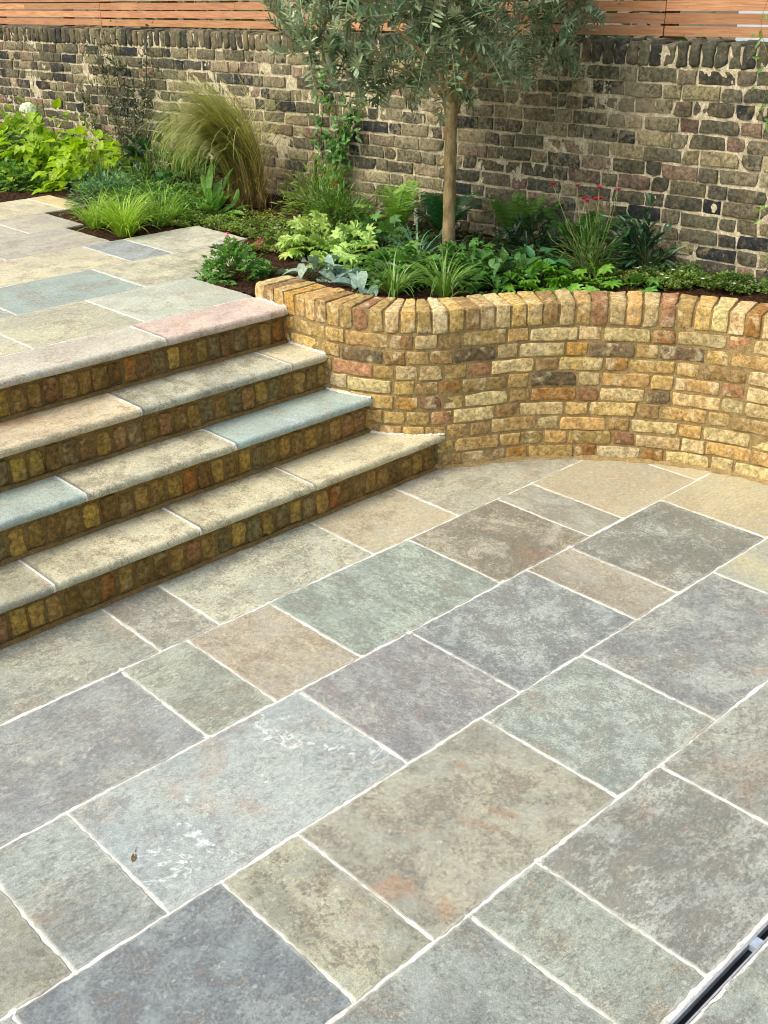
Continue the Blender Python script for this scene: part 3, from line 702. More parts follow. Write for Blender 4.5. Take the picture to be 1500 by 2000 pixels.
def mound(name, x, y, r, h, n, kind, L, W, col, label, cat, group=None, mat='leaf', stemcol=(70, 90, 40), flat=.35, up_in=.5, clump=None, lean=(0, 0), inner=.55, z=None):
    """leafy plant: leaves standing on thin stems through a mound-shaped volume"""
    t = root(name, x, y, label, cat, group, z); z0 = t.location.z; o = np.array([x, y, z0])
    th = RNG.uniform(0, 2*np.pi, n); cp = RNG.uniform(0.03, 1, n); sp_ = np.sqrt(1-cp**2); rr = RNG.uniform(inner, 1.05, n)
    if clump:
        k = RNG.integers(0, clump, n); cth = RNG.uniform(0, 6.28, clump); cc = RNG.uniform(.1, 1, clump)
        th = cth[k]+RNG.normal(0, .35, n); cp = np.clip(cc[k]+RNG.normal(0, .16, n), .03, 1); sp_ = np.sqrt(1-cp**2); rr *= RNG.uniform(.8, 1.15, clump)[k]
    out = np.stack([np.cos(th)*sp_, np.sin(th)*sp_, cp], 1)
    P = o+out*np.array([r, r, h])*rr[:, None]; P[:, 2] = np.maximum(P[:, 2], z0+.012); P[:, 0] += lean[0]*rr*cp; P[:, 1] += lean[1]*rr*cp
    d = nrm(np.stack([out[:, 0], out[:, 1], out[:, 2]*flat-.15+RNG.normal(0, .25, n)], 1)+RNG.normal(0, .25, (n, 3)))
    up = nrm(np.array([0, 0, 1.])+out*up_in+RNG.normal(0, .3, (n, 3)))
    a = Acc(); s = RNG.uniform(.65, 1.2, n); leaves(a, kind, P, d, up, L*s, W*s, lin(col)); a.build('leaves', M[mat], t)
    a = Acc(); m = min(n, 90)
    for i in RNG.choice(n, m, False):
        b = o+np.array([RNG.normal(0, .15*r), RNG.normal(0, .15*r), -.01]); mid = (b+P[i])/2+np.array([0, 0, .12*h])
        ts = np.linspace(0, 1, 5)[:, None]; tube(a, (1-ts)**2*b+2*ts*(1-ts)*mid+ts**2*P[i], .0018, 3, lin(stemcol))
    a.build('stems', M['leaf'], t); return t

def grass(name, x, y, n, L, W, spread, el, droop, c0, c1, label, cat, group=None, mat='leaf', bias=None, seg=8, var=.18):
    t = root(name, x, y, label, cat, group); o = np.array(t.location)
    az = RNG.uniform(0, 2*np.pi, n)
    if bias is not None:
        b, amt = bias; az = np.where(RNG.random(n) < amt, b+RNG.normal(0, .55, n), az)
    rad = np.sqrt(RNG.random(n))*spread; P = np.stack([o[0]+np.cos(az)*rad, o[1]+np.sin(az)*rad, o[2]-.01+0*az], 1)
    a = Acc(); blades(a, P, az+RNG.normal(0, .3, n), L*RNG.uniform(.55, 1.1, n), W*RNG.uniform(.7, 1.2, n), RNG.normal(el, .18, n), droop*RNG.uniform(.6, 1.3, n), lin(c0), lin(c1), seg, colvar=var)
    a.build('blades', M[mat], t); return t

def fern(name, x, y, nf, L, col, label, group=None, el=1.25, droop=1.2, z=None, az0=None):
    t = root(name, x, y, label, 'fern', group, z); o = np.array(t.location); a = Acc(); st = Acc()
    for f in range(nf):
        az = (az0 if az0 is not None else 0)+RNG.uniform(0, 6.28) if az0 is None else az0+RNG.normal(0, .8)
        P = blades(st, o[None], np.array([az]), L*RNG.uniform(.8, 1.1), .004, el+RNG.normal(0, .15), droop*RNG.uniform(.7, 1.2), lin((90, 100, 40)), lin((80, 110, 40)), 24)[0]
        T = nrm(np.gradient(P, axis=0)); side = nrm(np.cross(T, [0, 0, 1.])); up = np.cross(side, T)
        k = np.arange(3, 25); pl = L*.24*np.sin(np.pi*np.clip((k-1)/25, 0, 1))**.8
        for sg in (-1, 1):
            for off in (0, .5):
                base = P[k]-T[k]*off*L/24
                leaves(a, 'lance', base, side[k]*sg+T[k]*.45-up[k]*.12+RNG.normal(0, .05, (len(k), 3)), up[k], pl*(1-.08*off), L*.017, lin(col), .18)
    a.build('fronds', M['leaf'], t); st.build('stems', M['leaf'], t); return t

def flowers(t, pts, r, col, name='flower', petals=6, mat='petal'):
    a = Acc()
    for p in pts:
        az = np.arange(petals)/petals*6.283+RNG.uniform(0, 1); d = np.stack([np.cos(az), np.sin(az), .35+0*az], 1)
        leaves(a, 'oval', np.repeat([p], petals, 0), d, np.repeat([[0, 0, 1.]], petals, 0), r, r*.7, lin(col), .1)
    return a.build(name, M[mat], t)

# ---- olive tree
def bez(a, b, c, n=9):
    t = np.linspace(0, 1, n)[:, None]; return (1-t)**2*np.array(a)+2*t*(1-t)*np.array(b)+t*t*np.array(c)
tree = root('olive_tree', 4.58, 4.33, 'standard olive tree with a slim bare trunk and silvery drooping crown', 'tree')
ox, oy = 4.58, 4.33
a = Acc(); tz = np.linspace(gz(ox, oy)-.03, 1.55, 26)
TP = np.stack([ox+.01*np.sin(tz*4)+(tz-.7)*.01, oy+.012*np.sin(tz*3.1+1), tz], 1)
tube(a, TP, .0365-.006*(tz-.7)+.006*np.exp(-(tz-.7)*18)+.0012*np.sin(tz*31), 14, (.3, .25, .15)); trunk = a.build('trunk', M['bark'], tree)
fork = TP[-1]-np.array([0, 0, .06]); rgt = np.array([.73, -.68, 0]); bk_ = np.array([.68, .73, 0]); Z_ = np.array([0, 0, 1.])
limbs = []
for (u, v, zt, zs, r0) in ((-.30, .05, .62, -.02, .021), (.06, -.02, .95, .0, .027), (.42, .05, .62, 0, .018), (-.62, .1, .5, .18, .013), (.62, -.15, .42, .2, .013), (-.1, -.5, .5, .05, .016), (.05, .5, .5, .1, .016), (-.45, -.35, .75, .3, .012), (.4, .35, .8, .3, .012), (-.75, -.05, .22, .12, .010), (.55, -.05, .15, .1, .010), (.1, -.3, 1.1, .4, .012), (-.25, .3, 1.15, .4, .012)):
    s = fork+Z_*zs*.6+rgt*u*.05; e = fork+rgt*u+bk_*v+Z_*(zt+.1); m = s*.5+e*.5+Z_*.12-rgt*u*.14
    L_ = bez(s, m, e, 14); a = Acc(); L_ += np.sin(np.linspace(0, 9, 14))[:, None]*.008; tube(a, L_, np.linspace(r0, .0035, 14), 8, (.3, .25, .15)); a.build('branch', M['bark'], trunk); limbs.append(L_)
LP = np.vstack(limbs); tw = Acc(); lf = Acc(); CC = np.array([ox, oy, 2.07])+rgt*(-.03)
rt = np.random.default_rng(5); made = 0
while made < 720:
    q = rt.normal(size=3); q /= np.linalg.norm(q); rr = rt.uniform(.5, 1.)**.6; q[2] = q[2]*(.60 if q[2] < 0 else .8)
    e = CC+(rgt*q[0]*.90+bk_*q[1]*.75)*rr+Z_*q[2]*rr
    e += (rgt*rt.normal()*.08+Z_*rt.normal()*.07)-rgt*.035
    if e[0] > ow(np.array([12.6-e[1]]), np.array([.05]), np.array([0.]))[0][0]-.04 and e[2] < 1.9: continue
    if e[2] < 1.62 and np.hypot(e[0]-ox, e[1]-oy) < .34: continue
    D = np.linalg.norm(LP-e, axis=1); k = np.argmin(D+np.abs(rt.normal(0, .08, len(D)))); s = LP[k]
    ln = np.linalg.norm(e-s)
    if ln < .12 or ln > .75: continue
    hang = rt.random() < .12; m = s*.45+e*.55+Z_*(.2*ln*(1 if hang else rt.uniform(-.6, .8))); e2 = e-Z_*(.12 if hang else -.04)
    P = bez(s, m, e2, 14); tube(tw, P, np.linspace(.0042, .0016, 14), 4, lin((186, 184, 146))); made += 1
    T = nrm(np.gradient(P, axis=0)); tt = np.linspace(.22, 1, max(6, int(ln/.019))); idx = tt*13
    PP = np.stack([np.interp(idx, np.arange(14), P[:, j]) for j in range(3)], 1); TT = nrm(np.stack([np.interp(idx, np.arange(14), T[:, j]) for j in range(3)], 1))
    side = nrm(np.cross(TT, rt.normal(size=3)+Z_)); up = np.cross(side, TT); ph = np.where(np.arange(len(tt)) % 2, 0, np.pi/2)+rt.uniform(0, 3)
    rad = side*np.cos(ph)[:, None]+up*np.sin(ph)[:, None]
    base = np.array(lin((96, 126, 86))) if rt.random() < .5 else np.array(lin((154, 174, 134)))
    sc_ = rt.uniform(.8, 1.15)
    for sg in (-1, 1):
        d = TT*.6+rad*sg*.85+Z_*.45+rt.normal(0, .2, PP.shape); leaves(lf, 'lance', PP, d, np.cross(d, rt.normal(size=3))*.5+Z_, sc_*rt.uniform(.042, .064, len(tt)), .0145*sc_, base, .2, rt)
tw.build('twigs', M['leaf'], trunk); lf.build('crown', M['olive'], tree)

# ---- plants of the upper bed, far left
def shrub(name, x, y, r, h, n, L, W, col, label, cat, group, **k): return mound(name, x, y, r, h, n, 'heart', L, W, col, label, cat, group, 'lime', (96, 110, 40), .1, .9, 40, inner=.35, **k)
hy = shrub('hydrangea', 4.4, 8.0, .40, .42, 330, .095, .07, (158, 190, 30), 'lime green hydrangea shrub nearest the wispy wall climber', 'shrub', 'lime green hydrangeas')
hy2 = shrub('hydrangea', 4.38, 8.6, .48, .5, 420, .09, .066, (150, 184, 36), 'lime green hydrangea shrub bearing one white flower head', 'shrub', 'lime green hydrangeas')
hy3 = shrub('hydrangea', 4.3, 9.4, .5, .56, 420, .09, .066, (140, 178, 40), 'lime green hydrangea shrub cut by the left edge of the photo', 'shrub', 'lime green hydrangeas')
a = Acc(); hc = np.array([4.22, 8.42, gz(4.22, 8.42)+.54]); q = nrm(RNG.normal(size=(150, 3))); q[:, 2] = np.abs(q[:, 2])*.8-.1
leaves(a, 'disc', hc+q*.062, np.cross(q, RNG.normal(size=(150, 3))), q, .024, .024, lin((236, 240, 218)), .06)
a.build('flower_head', M['petal'], hy2)
mound('dark_leaved_shrub', 4.3, 9.0, .34, .34, 380, 'ovate', .06, .03, (44, 84, 40), 'low dark green bush in front of the lime hydrangeas', 'shrub')
mound('dark_leaved_shrub', 4.78, 7.62, .24, .33, 90, 'ovate', .13, .07, (40, 82, 50), 'dark broad leaved perennial under the wispy wall climber', 'plant', None, 'glossy')
mound('cranesbill', 3.98, 8.3, .2, .2, 150, 'lobed7', .055, .06, (104, 150, 52), 'small bright cranesbill at the corner of the terrace by the far left', 'plant')
mound('cranesbill', 3.75, 8.75, .2, .17, 120, 'lobed7', .055, .06, (84, 128, 60), 'small dull green cranesbill left of the brighter one', 'plant')
mound('feathery_perennial', 4.08, 7.2, .25, .27, 1100, 'lance', .035, .012, (98, 138, 94), 'rounded feathery blue green perennial behind the lime grass tufts', 'plant', None, 'leaf', (70, 90, 60), .8, .3, 40)
mound('meadow_perennial', 4.5, 7.25, .28, .26, 700, 'lance', .06, .008, (104, 132, 56), 'fine leaved green perennial between feathery mound and dark leaved plant', 'plant', None, 'leaf', (70, 90, 40), 1., .2, 30)
mound('leafy_perennial', 4.72, 6.98, .25, .3, 260, 'lobed5', .09, .08, (70, 118, 56), 'bushy mid green perennial left of the arching grass', 'plant')
mound('rosette_plant', 4.42, 6.35, .15, .17, 26, 'oval', .17, .055, (118, 168, 76), 'pale green rosette of long leaves at the foot of the arching grass', 'plant', None, 'leaf', (90, 120, 50), 1.3, .2, inner=.15)
# small tufts
lg = 'lime grass tufts by the terrace'
LB = math.atan2(.68, -.73)
grass('grass_tuft', 3.66, 6.24, 260, .34, .0075, .05, 1.2, 1.5, (150, 180, 60), (158, 192, 62), 'lime green grass tuft spilling over the inner corner of the terrace', 'grass', lg, 'lime')
grass('grass_tuft', 3.68, 6.62, 180, .30, .007, .05, 1.15, 1.5, (142, 174, 60), (150, 188, 66), 'lime green grass tuft further left on the terrace edge', 'grass', lg, 'lime')
grass('grass_tuft', 4.02, 6.36, 190, .33, .007, .05, 1.1, 1.6, (128, 160, 58), (140, 176, 62), 'mid green grass tuft behind the big pale terrace slab', 'grass', lg, 'lime')
grass('grass_tuft', 4.38, 7.75, 120, .38, .005, .05, 1.3, .8, (110, 130, 60), (130, 140, 70), 'thin upright grass tuft beside the lime hydrangea', 'grass', None)
# arching grass
og = root('ornamental_grass', 4.74, 6.38, 'large arching clump of tan and green ornamental grass against the wall', 'grass'); o = np.array(og.location)
n = 1500; u = RNG.uniform(-1, 1, n); P = o+np.outer(u*.11, [-.73, .68, 0])+np.outer(RNG.normal(0, .05, n), [.68, .73, 0])
a = Acc(); az = LB+RNG.normal(0, .45, n)
az = np.where(RNG.random(n) < .04, az+np.pi+RNG.normal(0, .4, n), az)
blades(a, P, az, RNG.uniform(.72, 1.12, n), .0062, RNG.normal(1.50, .06, n), RNG.uniform(1.3, 3.9, n), lin((186, 164, 104)), lin((152, 166, 78)), 14, 1.9, .3, rng=RNG)
n = 260; P = o+RNG.normal(0, .07, (n, 3))*np.array([1, 1, 0]); blades(a, P, RNG.uniform(0, 6.3, n), RNG.uniform(.25, .6, n), .004, RNG.normal(1.1, .3, n), RNG.uniform(1., 2.4, n), lin((190, 160, 104)), lin((180, 150, 96)), 9, 1.4, .25)
a.build('blades', M['straw'], og)
# ---- climbers on the wall
def climber(name, path_pts, n, L, W, col, label, mat='glossy', kind='ovate', spread=.06, stem=.003, group=None, stemcol=(80, 66, 40)):
    b = path_pts[0][0]; x0 = 5.22-.029*(b[0]-2.8)-.05
    t = root(name, x0, b[0], label, 'climber', group, b[1]); st = Acc(); a = Acc()
    for pp in path_pts:
        P = np.array([(5.22-.029*(y-2.8)-.02-off, y, z) for y, z, off in pp]); P = catmull(P, 8) if len(P) > 2 else P
        tube(st, P, stem, 4, lin(stemcol)); m = int(n/len(path_pts)); k = RNG.uniform(0, len(P)-1.01, m); i = k.astype(int)
        Q = P[i]+(P[i+1]-P[i])*(k-i)[:, None]+RNG.normal(0, 1, (m, 3))*np.array([.3, 1, 1])*spread; Q[:, 0] = np.minimum(Q[:, 0], 5.22-.029*(Q[:, 1]-2.8)-.012)
        d = nrm(RNG.normal(0, 1, (m, 3))+np.array([-.6, 0, -.3])); leaves(a, kind, Q, d, np.array([-1., 0, .6])+RNG.normal(0, .35, (m, 3)), L*RNG.uniform(.6, 1.2, m), W*RNG.uniform(.7, 1.1, m), lin(col), .22)
    st.build('stems', M['leaf'], t); a.build('leaves', M[mat], t); return t
climber('wall_climber', [[(8.45, .72, 0), (8.5, 1.1, .02), (8.62, 1.45, .02), (8.8, 1.68, .03)], [(8.4, .72, 0), (8.35, 1.1, .02), (8.4, 1.5, .03), (8.52, 1.72, .02)], [(8.3, .72, 0), (8.15, 1.0, .03), (8.02, 1.35, .02), (7.95, 1.7, .02)], [(8.5, .72, 0), (8.8, 1., .02), (9.0, 1.3, .02)], [(8.2, .72, 0), (8.2, 1.1, .03), (8.16, 1.45, .03)]],
        1700, .032, .015, (66, 78, 46), 'thin wispy small leaved climber on the old wall above the hydrangeas', 'leaf', 'lance', .065, .003)
climber('wall_climber', [[(5.86, .74, .05), (5.84, .95, .04), (5.78, 1.15, .04), (5.7, 1.32, .03)], [(5.9, .74, .05), (5.95, 1.0, .05), (5.98, 1.2, .03), (5.95, 1.45, .02), (5.98, 1.6, .02)], [(5.86, .8, .05), (5.8, 1.0, .07), (5.76, 1.25, .03), (5.62, 1.38, .02)]],
        360, .06, .028, (78, 124, 48), 'glossy green climber against the wall between arching grass and olive', 'glossy', 'ovate', .05, .003)
climber('wall_climber', [[(2.72, .80, .02), (2.62, 1.0, .02), (2.7, 1.12, .02), (2.75, 1.1, .02)]], 30, .045, .022, (110, 146, 52), 'bright sprig of climber low on the wall at the right edge', 'glossy', 'ovate', .045)
climber('wall_climber', [[(2.86, 2.6, -.2), (2.9, 2.2, -.1), (2.92, 1.95, .0), (2.84, 1.75, .02), (2.86, 1.5, .02)], [(2.8, 2.5, -.2), (2.74, 2.1, -.1), (2.7, 1.95, .02)]], 60, .05, .018, (92, 124, 48), 'trailing sprig of climber hanging over fence and wall at the right edge', 'glossy', 'lance', .03, .0015, None, (150, 130, 80))
# ---- middle bed
mound('bushy_perennial', 4.8, 5.72, .24, .3, 900, 'lance', .06, .01, (124, 152, 60), 'light green feathery bush below the glossy wall climber', 'plant', None, 'leaf', (90, 110, 40), 1., .3, 40)
mound('bushy_perennial', 4.72, 5.38, .25, .3, 800, 'lance', .055, .011, (96, 136, 54), 'mid green feathery bush with one red bud left of the ferns', 'plant', None, 'leaf', (80, 100, 40), 1., .3, 40)
fern('fern', 4.86, 5.02, 14, .34, (124, 166, 60), 'bright green fern left of the olive trunk by the wall', 'ferns along the wall')
fern('fern', 4.92, 4.68, 12, .36, (44, 96, 48), 'dark green fern between bright fern and olive trunk', 'ferns along the wall')
fern('fern', 4.98, 4.16, 14, .37, (104, 142, 60), 'tall upright fern right of the olive trunk by the wall', 'ferns along the wall', 1.35, .8)
fern('fern', 5.0, 3.72, 12, .33, (76, 128, 54), 'fern behind the plant with red flowers', 'ferns along the wall', 1.2, 1.)
mound('dark_leaved_shrub', 4.9, 4.0, .2, .24, 260, 'lance', .07, .02, (36, 66, 40), 'dark narrow leaved bush in the shade right of the olive trunk', 'shrub', None, 'glossy')
mound('coral_bells', 4.18, 4.98, .22, .2, 95, 'lobed7', .095, .1, (176, 204, 112), 'pale green lobed coral bells in front of the feathery bush', 'plant', 'pale lobed coral bells', 'leaf')
mound('coral_bells', 4.12, 4.62, .2, .17, 80, 'lobed7', .09, .095, (164, 196, 104), 'pale green lobed coral bells just behind the silver leaves', 'plant', 'pale lobed coral bells', 'leaf')
mound('coral_bells', 4.34, 4.66, .22, .2, 90, 'lobed5', .085, .09, (96, 142, 66), 'mid green lobed coral bells left of the trunk foot', 'plant', 'pale lobed coral bells', 'leaf')
mound('siberian_bugloss', 3.78, 4.55, .17, .13, 30, 'heart', .1, .078, (142, 166, 148), 'silver leaved bugloss beside the end of the curved wall', 'plant', 'silver leaved bugloss plants', 'silver', (110, 120, 70), .1, .6, inner=.4)
mound('siberian_bugloss', 3.86, 4.24, .16, .12, 16, 'heart', .115, .085, (138, 164, 150), 'silver leaved bugloss half under the strappy grass', 'plant', 'silver leaved bugloss plants', 'silver', (110, 120, 70), .1, .6, inner=.5)
gl = 'strappy green grasses behind the curved wall'
grass('lily_turf', 3.86, 4.02, 95, .34, .0085, .018, 1.12, 2.1, (140, 170, 66), (76, 124, 50), 'strappy lily turf clump with pale base left of its twin', 'grass', gl, 'glossy')
grass('lily_turf', 3.98, 3.78, 95, .34, .0085, .02, 1.12, 2.1, (130, 162, 60), (72, 120, 50), 'strappy lily turf clump on the bulge of the curved wall', 'grass', gl, 'glossy')
grass('lily_turf', 4.36, 4.35, 55, .3, .012, .02, 1.1, 1.7, (90, 130, 90), (88, 130, 104), 'blue green strappy clump left of the trunk foot', 'grass', gl, 'glossy')
g_ = 'lobed cranesbills along the curved wall'
mound('cranesbill', 4.06, 4.2, .2, .16, 120, 'lobed5', .075, .08, (92, 138, 58), 'lobed green cranesbill between the two lily turf clumps', 'plant', g_)
mound('cranesbill', 4.28, 3.92, .2, .2, 190, 'lobed5', .06, .062, (78, 126, 48), 'dense green cranesbill in front of the trunk foot', 'plant', g_)
mound('cranesbill', 4.3, 3.68, .19, .17, 130, 'ovate', .075, .045, (72, 118, 48), 'oval leaved green perennial right of the lily turf', 'plant', g_)
mound('cranesbill', 4.40, 3.52, .16, .11, 60, 'lobed7', .08, .085, (110, 164, 50), 'low bright lime cranesbill on the hollow of the curved wall', 'plant', g_)
mound('cranesbill', 4.52, 3.66, .15, .17, 50, 'ovate', .1, .05, (66, 118, 70), 'upright oval leaved plant behind the lime cranesbill', 'plant', g_, 'glossy')
mound('cranesbill', 4.52, 3.28, .12, .1, 24, 'lobed7', .1, .105, (108, 160, 50), 'small lobed cranesbill alone on bare soil', 'plant', g_)
mound('cranesbill', 4.66, 3.16, .1, .1, 14, 'lobed5', .1, .09, (92, 146, 56), 'few leaved cranesbill beside the creeping thyme', 'plant', g_)
pk = mound('scabious', 4.8, 3.5, .24, .3, 420, 'lance', .055, .011, (86, 122, 52), 'loose stemmed plant topped with small crimson flowers', 'plant', None, 'leaf', (130, 150, 84), 1.2, .2, 22, inner=.3)
st = Acc(); b0 = np.array(pk.location); tops = []
for k in range(9):
    e = b0+np.array([RNG.normal(.05, .06), RNG.normal(-.02, .13), RNG.uniform(.36, .46)]); tube(st, bez(b0, (b0+e)/2+np.array([RNG.normal(0, .04), 0, .03]), e, 7), .0022, 4, lin((150, 164, 96))); tops.append(e)
st.build('flower_stems', M['leaf'], pk); [flowers(pk, [t_, t_+[.004, 0, .006]], .018, (204, 50, 88), 'flower', 6) for t_ in tops[:8]]
mound('spurge', 5.0, 3.3, .17, .3, 330, 'lance', .075, .022, (54, 88, 56), 'dark grey green spurge with whorled leaves right of the crimson flowers', 'plant', None, 'glossy', (120, 130, 80), .7, .4, 12, inner=.25)
ast = mound('false_spirea', 3.5, 4.86, .17, .17, 420, 'lobed5', .036, .036, (98, 146, 60), 'ferny mound in the terrace notch beside the curved wall end', 'plant', None, 'leaf', (120, 100, 60), .7, .4, 26)
grass('grass_tuft', 3.46, 5.0, 40, .2, .003, .05, .9, 1.2, (120, 120, 70), (120, 150, 80), 'wispy stems leaning over the slab from the ferny mound', 'grass')
co = mound('coral_flower', 3.86, 5.2, .05, .04, 20, 'ovate', .03, .02, (90, 110, 50), 'tiny coral pink flower spikes beside the terrace slab', 'flower')
cs = Acc(); pts = []
for dx, dy, hh in ((-.05, .16, .12), (-.03, .1, .09), (.05, -.02, .1)):
    p = np.array(co.location)+np.array([dx, dy, 0]); cs = Acc(); tube(cs, [p, p+[0, 0, hh*.6], p+[.005, 0, hh]], .0015, 4, lin((150, 70, 80))); sp_o = cs.build('flower_spike', M['leaf'], co)
    pts = [p+np.array([RNG.normal(0, .006), RNG.normal(0, .006), q]) for q in np.linspace(hh*.45, hh, 9)]
    a = Acc()
    for p_ in pts:
        az = np.arange(5)/5*6.283; leaves(a, 'oval', np.repeat([p_], 5, 0), np.stack([np.cos(az), np.sin(az), .35+0*az], 1), np.repeat([[0, 0, 1.]], 5, 0), .014, .009, lin((206, 92, 110)), .1)
    a.build('petals', M['petal'], sp_o)
flowers(root('red_bud', 4.6, 5.3, 'single crimson bud in the feathery bush', 'flower', None, 1.0), [(4.6, 5.3, 1.0)], .022, (196, 50, 72), 'petals', 7)
wp = root('white_flower_spike', 4.42, 4.42, 'slender white flower spike left of the olive trunk', 'flower'); a = Acc(); p = np.array(wp.location); tube(a, [p, p+[0, 0, .15], p+[.0, .01, .27]], .0018, 4, lin((110, 130, 80))); a.build('stem', M['leaf'], wp)
flowers(wp, [p+np.array([RNG.normal(0, .003), RNG.normal(.008, .003), q]) for q in np.linspace(.2, .29, 16)], .009, (230, 226, 220), 'petals', 5)

# ---- ground cover (nobody could count it)
def cover(name, ell, n, L, W, col, label, hgt=.03, kinds='oval', dens=.5, white=0, mat='leaf', hummock=.02):
    r = np.random.default_rng(len(label)); out = []
    A_ = np.array([e[2]*e[3] for e in ell]); A_ = A_/A_.sum(); x = []; y = []
    for e, f in zip(ell, A_):
        m = int(n*f); th = r.uniform(0, 6.283, m); q = np.sqrt(r.random(m))*(1+.12*np.sin(3*th+e[0]*9)); ca, sa = math.cos(e[4]), math.sin(e[4]); u = q*np.cos(th)*e[2]; v = q*np.sin(th)*e[3]
        x.append(e[0]+u*ca-v*sa); y.append(e[1]+u*sa+v*ca)
    x = np.concatenate(x); y = np.concatenate(y)
    nn = np.sin(x*23+y*11)+np.sin(x*9-y*27+1)+np.sin(x*51+y*37)*.8+np.sin(x*70-y*44)*.6
    k = (nn > -1.6+dens*0)&(r.random(len(x)) < .6+.25*nn)
    k &= (x < 5.22-.029*(y-2.8)-.015) & ((y > 4.45) | (x > facex(y)+.225))
    for y0, y1, x_, _ in up_rows: k &= ~((x < x_[-1]+.008) & (y > y0-.2) & (y < y1+.01))
    k &= ~((y < 4.5) & (y > 4.4) & (x < 3.56))
    x, y, nn = x[k], y[k], nn[k]; m = len(x); z = soilz(x, y)+hummock*(nn+2)/3+r.uniform(0, hgt, m)
    az = r.uniform(0, 6.283, m); d = np.stack([np.cos(az), np.sin(az), r.uniform(-.1, 1.1, m)], 1); a = Acc()
    c = np.array(lin(col))*(1+.25*np.sin(x*13+y*17))[:, None]*np.stack([1+.15*np.sin(x*7), 1+0*x, 1+0*x], 1)
    leaves(a, kinds, np.stack([x, y, z], 1), d, np.stack([r.normal(0, .4, m), r.normal(0, .4, m), 1+0*x], 1), L*r.uniform(.6, 1.3, m), W*r.uniform(.7, 1.2, m), c, .25, r)
    o = a.build(name, M[mat]); tag(o, label, kind='stuff')
    if white:
        i = r.choice(m, white, False); f = Acc()
        for j in i:
            p = np.array([x[j], y[j], z[j]+.02]); az = np.arange(6)/6*6.283; dd = np.stack([np.cos(az), np.sin(az), .3+0*az], 1)
            leaves(f, 'oval', np.repeat([p], 6, 0), dd, np.repeat([[0, 0, 1.]], 6, 0), .011, .007, lin((238, 236, 226)), .03, r)
        f.build('flowers', M['petal'], o)
    return o
cover('creeping_thyme', [(4.9, 3.12, .17, .42, .3), (4.98, 2.92, .12, .35, .1), (4.82, 3.3, .14, .2, 0)], 13000, .016, .010, (104, 132, 58), 'creeping thyme carpet at the foot of the wall on the right', .03, white=14, hummock=.03)
cover('ground_cover', [(4.12, 5.4, .28, .45, 0), (4.3, 5.9, .28, .45, .1), (4.15, 6.0, .2, .3, 0), (4.45, 5.4, .25, .4, 0)], 26000, .016, .010, (124, 140, 58), 'mossy creeping ground cover between terrace slabs and arching grass', .03, white=26)
cover('meadow_cover', [(4.35, 6.75, .35, .45, .2), (4.2, 7.1, .3, .45, 0), (3.95, 6.6, .25, .4, 0)], 15000, .04, .009, (112, 150, 60), 'fine mixed ground cover behind the lime grass tufts', .09, 'lance', white=34, hummock=.04)
cover('low_cover', [(3.98, 5.35, .16, .2, 0), (3.72, 5.28, .1, .12, 0), (3.7, 4.95, .1, .16, 0), (3.62, 7.2, .06, .25, 0)], 5000, .014, .009, (104, 128, 50), 'low creeping cover on the soil beside the terrace corners', .02)
cover('under_planting', [(4.5, 4.9, .35, .6, 0), (4.75, 4.4, .25, .6, 0), (4.6, 3.75, .25, .35, 0), (4.6, 8.2, .4, 1.2, 0)], 8000, .045, .014, (60, 88, 40), 'sparse dark leafy under planting in the shade of the bed', .06, 'lance')

# bark chips and crumbs on the soil
r = np.random.default_rng(77); n = 16000; x = r.uniform(3.25, 5.2, n); y = r.uniform(2.0, 9., n)
k = (x < 5.2-.029*(y-2.8)-.0) & ((y > 4.47) | (x > facex(y)+.22)) & ~((y < 4.5) & (y > 4.4) & (x < 3.56)); 
for y0, y1, x_, _ in up_rows: k &= ~((x < x_[-1]+.012) & (y > y0-.2) & (y < y1+.012))
x, y = x[k], y[k]; n = len(x); z = soilz(x, y); a = Acc(); s = r.uniform(.003, .010, n)
T = np.array([(1, 0, -.3), (-.5, .87, -.3), (-.5, -.87, -.3), (.2, .1, .8)]); ang = r.uniform(0, 6.28, n); ca, sa = np.cos(ang), np.sin(ang)
V = np.stack([T[None, :, 0]*ca[:, None]-T[None, :, 1]*sa[:, None], T[None, :, 0]*sa[:, None]+T[None, :, 1]*ca[:, None], np.repeat(T[None, :, 2], n, 0)*r.uniform(.4, 1.2, (n, 1))], -1)*s[:, None, None]+np.stack([x, y, z], 1)[:, None]
F = np.array([(0, 1, 3), (1, 2, 3), (2, 0, 3)]); a.add(V.reshape(-1, 3), (F[None]+(np.arange(n)*4)[:, None, None]).reshape(-1, 3))
tag(a.build('soil_crumbs', M['soil'], smooth=False), 'loose crumbs and bark chips on the dark soil', kind='stuff')

fl = thing('leaf_shaped_stain', 'single brown leaf shaped stain beside a patio joint', 'leaf', (1.082, 2.178, .0))  # brown stain on the slab, modelled as a leaf lying flat
a = Acc(); p0 = np.array([1.082, 2.178, .0012]); leaves(a, 'lance', p0[None], np.array([[.037, .041, 0]]), np.array([[0, 0, 1.]]), .042, .013, lin((122, 96, 58)), .05); a.build('blade', M['leaf'], fl)
a = Acc(); dd = np.array([.037, .041, 0.]); dd = dd/np.linalg.norm(dd); tube(a, [p0+dd*.04, p0+dd*.05+[.001, 0, .001], p0+dd*.058+[.004, 0, .002]], .0008, 4, lin((110, 84, 50))); a.build('stalk', M['leaf'], fl)

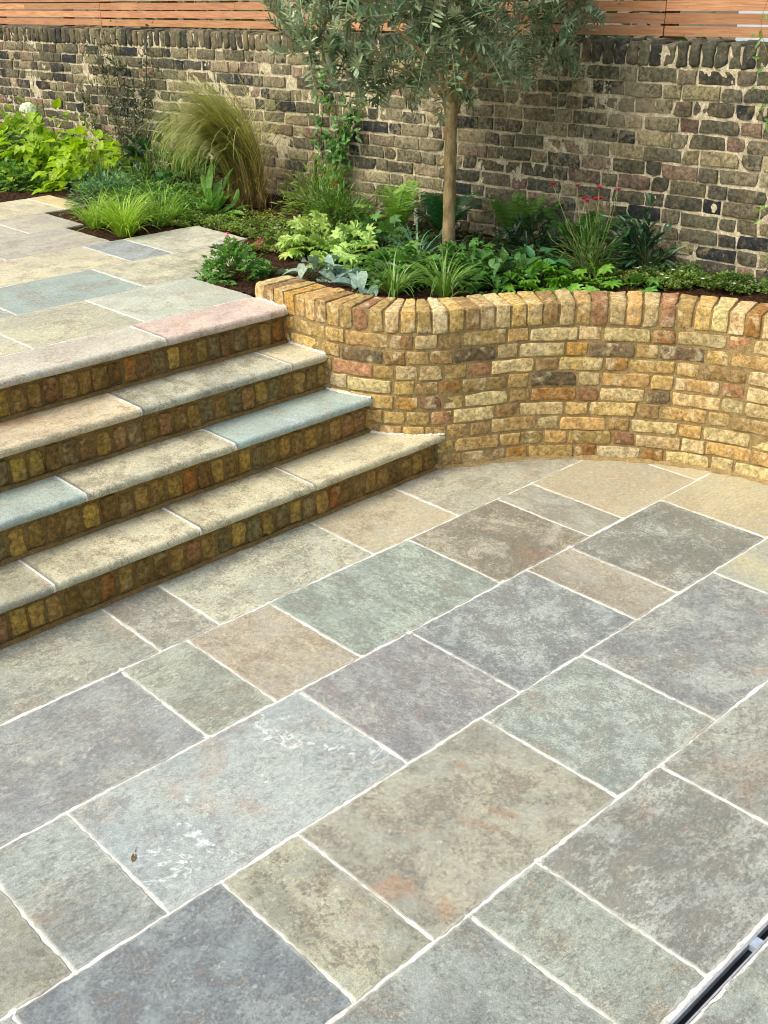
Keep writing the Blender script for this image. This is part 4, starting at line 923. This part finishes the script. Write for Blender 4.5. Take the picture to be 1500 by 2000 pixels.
# ---- beyond the fence
sh = thing('garden_shed', 'pale blue painted shed glimpsed through the gaps of the fence', 'shed', (7.4, 3.2, .55))
a = Acc(); boxx(a, 7.0, 8.4, 2.95, 4.1, .55, 2.75); a.build('walls', M['paint'], sh, False)
a = Acc(); V = [(6.9, y, z) for y in (2.85, 4.2) for z in (2.75,)]+[(8.5, y, 2.75) for y in (2.85, 4.2)]+[(7.7, y, 3.2) for y in (2.85, 4.2)]
a.add(V, [np.array([[0, 1, 5, 4], [2, 4, 5, 3], [0, 2, 3, 1]]), np.array([[0, 4, 2], [1, 3, 5]])]); a.build('roof', M['roof'], sh, False)
rb = thing('red_object', 'unidentified red object just visible under the fence at the right', 'bin', (5.85, 2.75, .55))  # unidentified red thing, modelled as a plain lidded box
a = Acc(); boxx(a, 5.75, 6.15, 2.35, 2.98, .55, 1.84); a.build('body', M['red'], rb, False); a = Acc(); boxx(a, 5.73, 6.17, 2.33, 3.0, 1.842, 1.9); a.build('lid', M['red'], rb, False)
for (hx, hy_, rr, hh, nl, lab) in ((6.6, 9.6, 1.3, 1.9, 2600, 'leafy hedge shrub behind the fence at the far left'), (6.7, 7.2, 1.3, 2.1, 2600, 'leafy hedge shrub behind the fence left of the olive crown'), (6.6, 5.2, 1.0, 2.2, 2600, 'leafy hedge shrub behind the fence and the olive crown'), (7.0, 1.2, 1.2, 2.0, 2000, 'leafy hedge shrub behind the fence at the right edge'), (10.2, 3.6, 1.6, 3., 1500, 'tall shrub standing beyond the pale shed')):
    mound('neighbour_shrub', hx, hy_, rr, hh, nl, 'ovate', .14, .07, (70, 92, 44), lab, 'shrub', 'shrubs beyond the fence', 'leaf', (70, 60, 40), .4, .6, 60, z=.55)


# ------------------------------------------------------------------ light
sc = bpy.context.scene
w = bpy.data.worlds.new('World'); sc.world = w; w.use_nodes = True; nt = w.node_tree
sky = nt.nodes.new('ShaderNodeTexSky'); sky.sky_type = 'NISHITA'; sky.sun_disc = False
SUN_EL, SUN_AZ = math.radians(52), math.radians(-70)   # azimuth from +y towards +x
sky.sun_elevation = SUN_EL; sky.sun_rotation = SUN_AZ; sky.air_density = 1.3; sky.dust_density = 5.; sky.ozone_density = .6
nt.links.new(sky.outputs[0], nt.nodes['Background'].inputs[0]); nt.nodes['Background'].inputs[1].default_value = .135
sl = bpy.data.lights.new('sun', 'SUN'); sl.energy = 1.2; sl.angle = math.radians(34); sl.color = (1., .95, .86)
so = bpy.data.objects.new('sun', sl); C.objects.link(so)
d = Vector((math.sin(SUN_AZ)*math.cos(SUN_EL), math.cos(SUN_AZ)*math.cos(SUN_EL), math.sin(SUN_EL)))
so.rotation_euler = d.to_track_quat('Z', 'Y').to_euler(); so.location = (0, 0, 8)
sc.view_settings.view_transform = 'Standard'; sc.view_settings.look = 'None'; sc.view_settings.gamma = 1; sc.view_settings.exposure = 0.80
sc.render.filter_size = 1.05 if hasattr(sc.render, 'filter_size') else 1.5; sc.cycles.filter_width = 1.05
sc.render.engine = 'CYCLES'; sc.cycles.max_bounces = 8
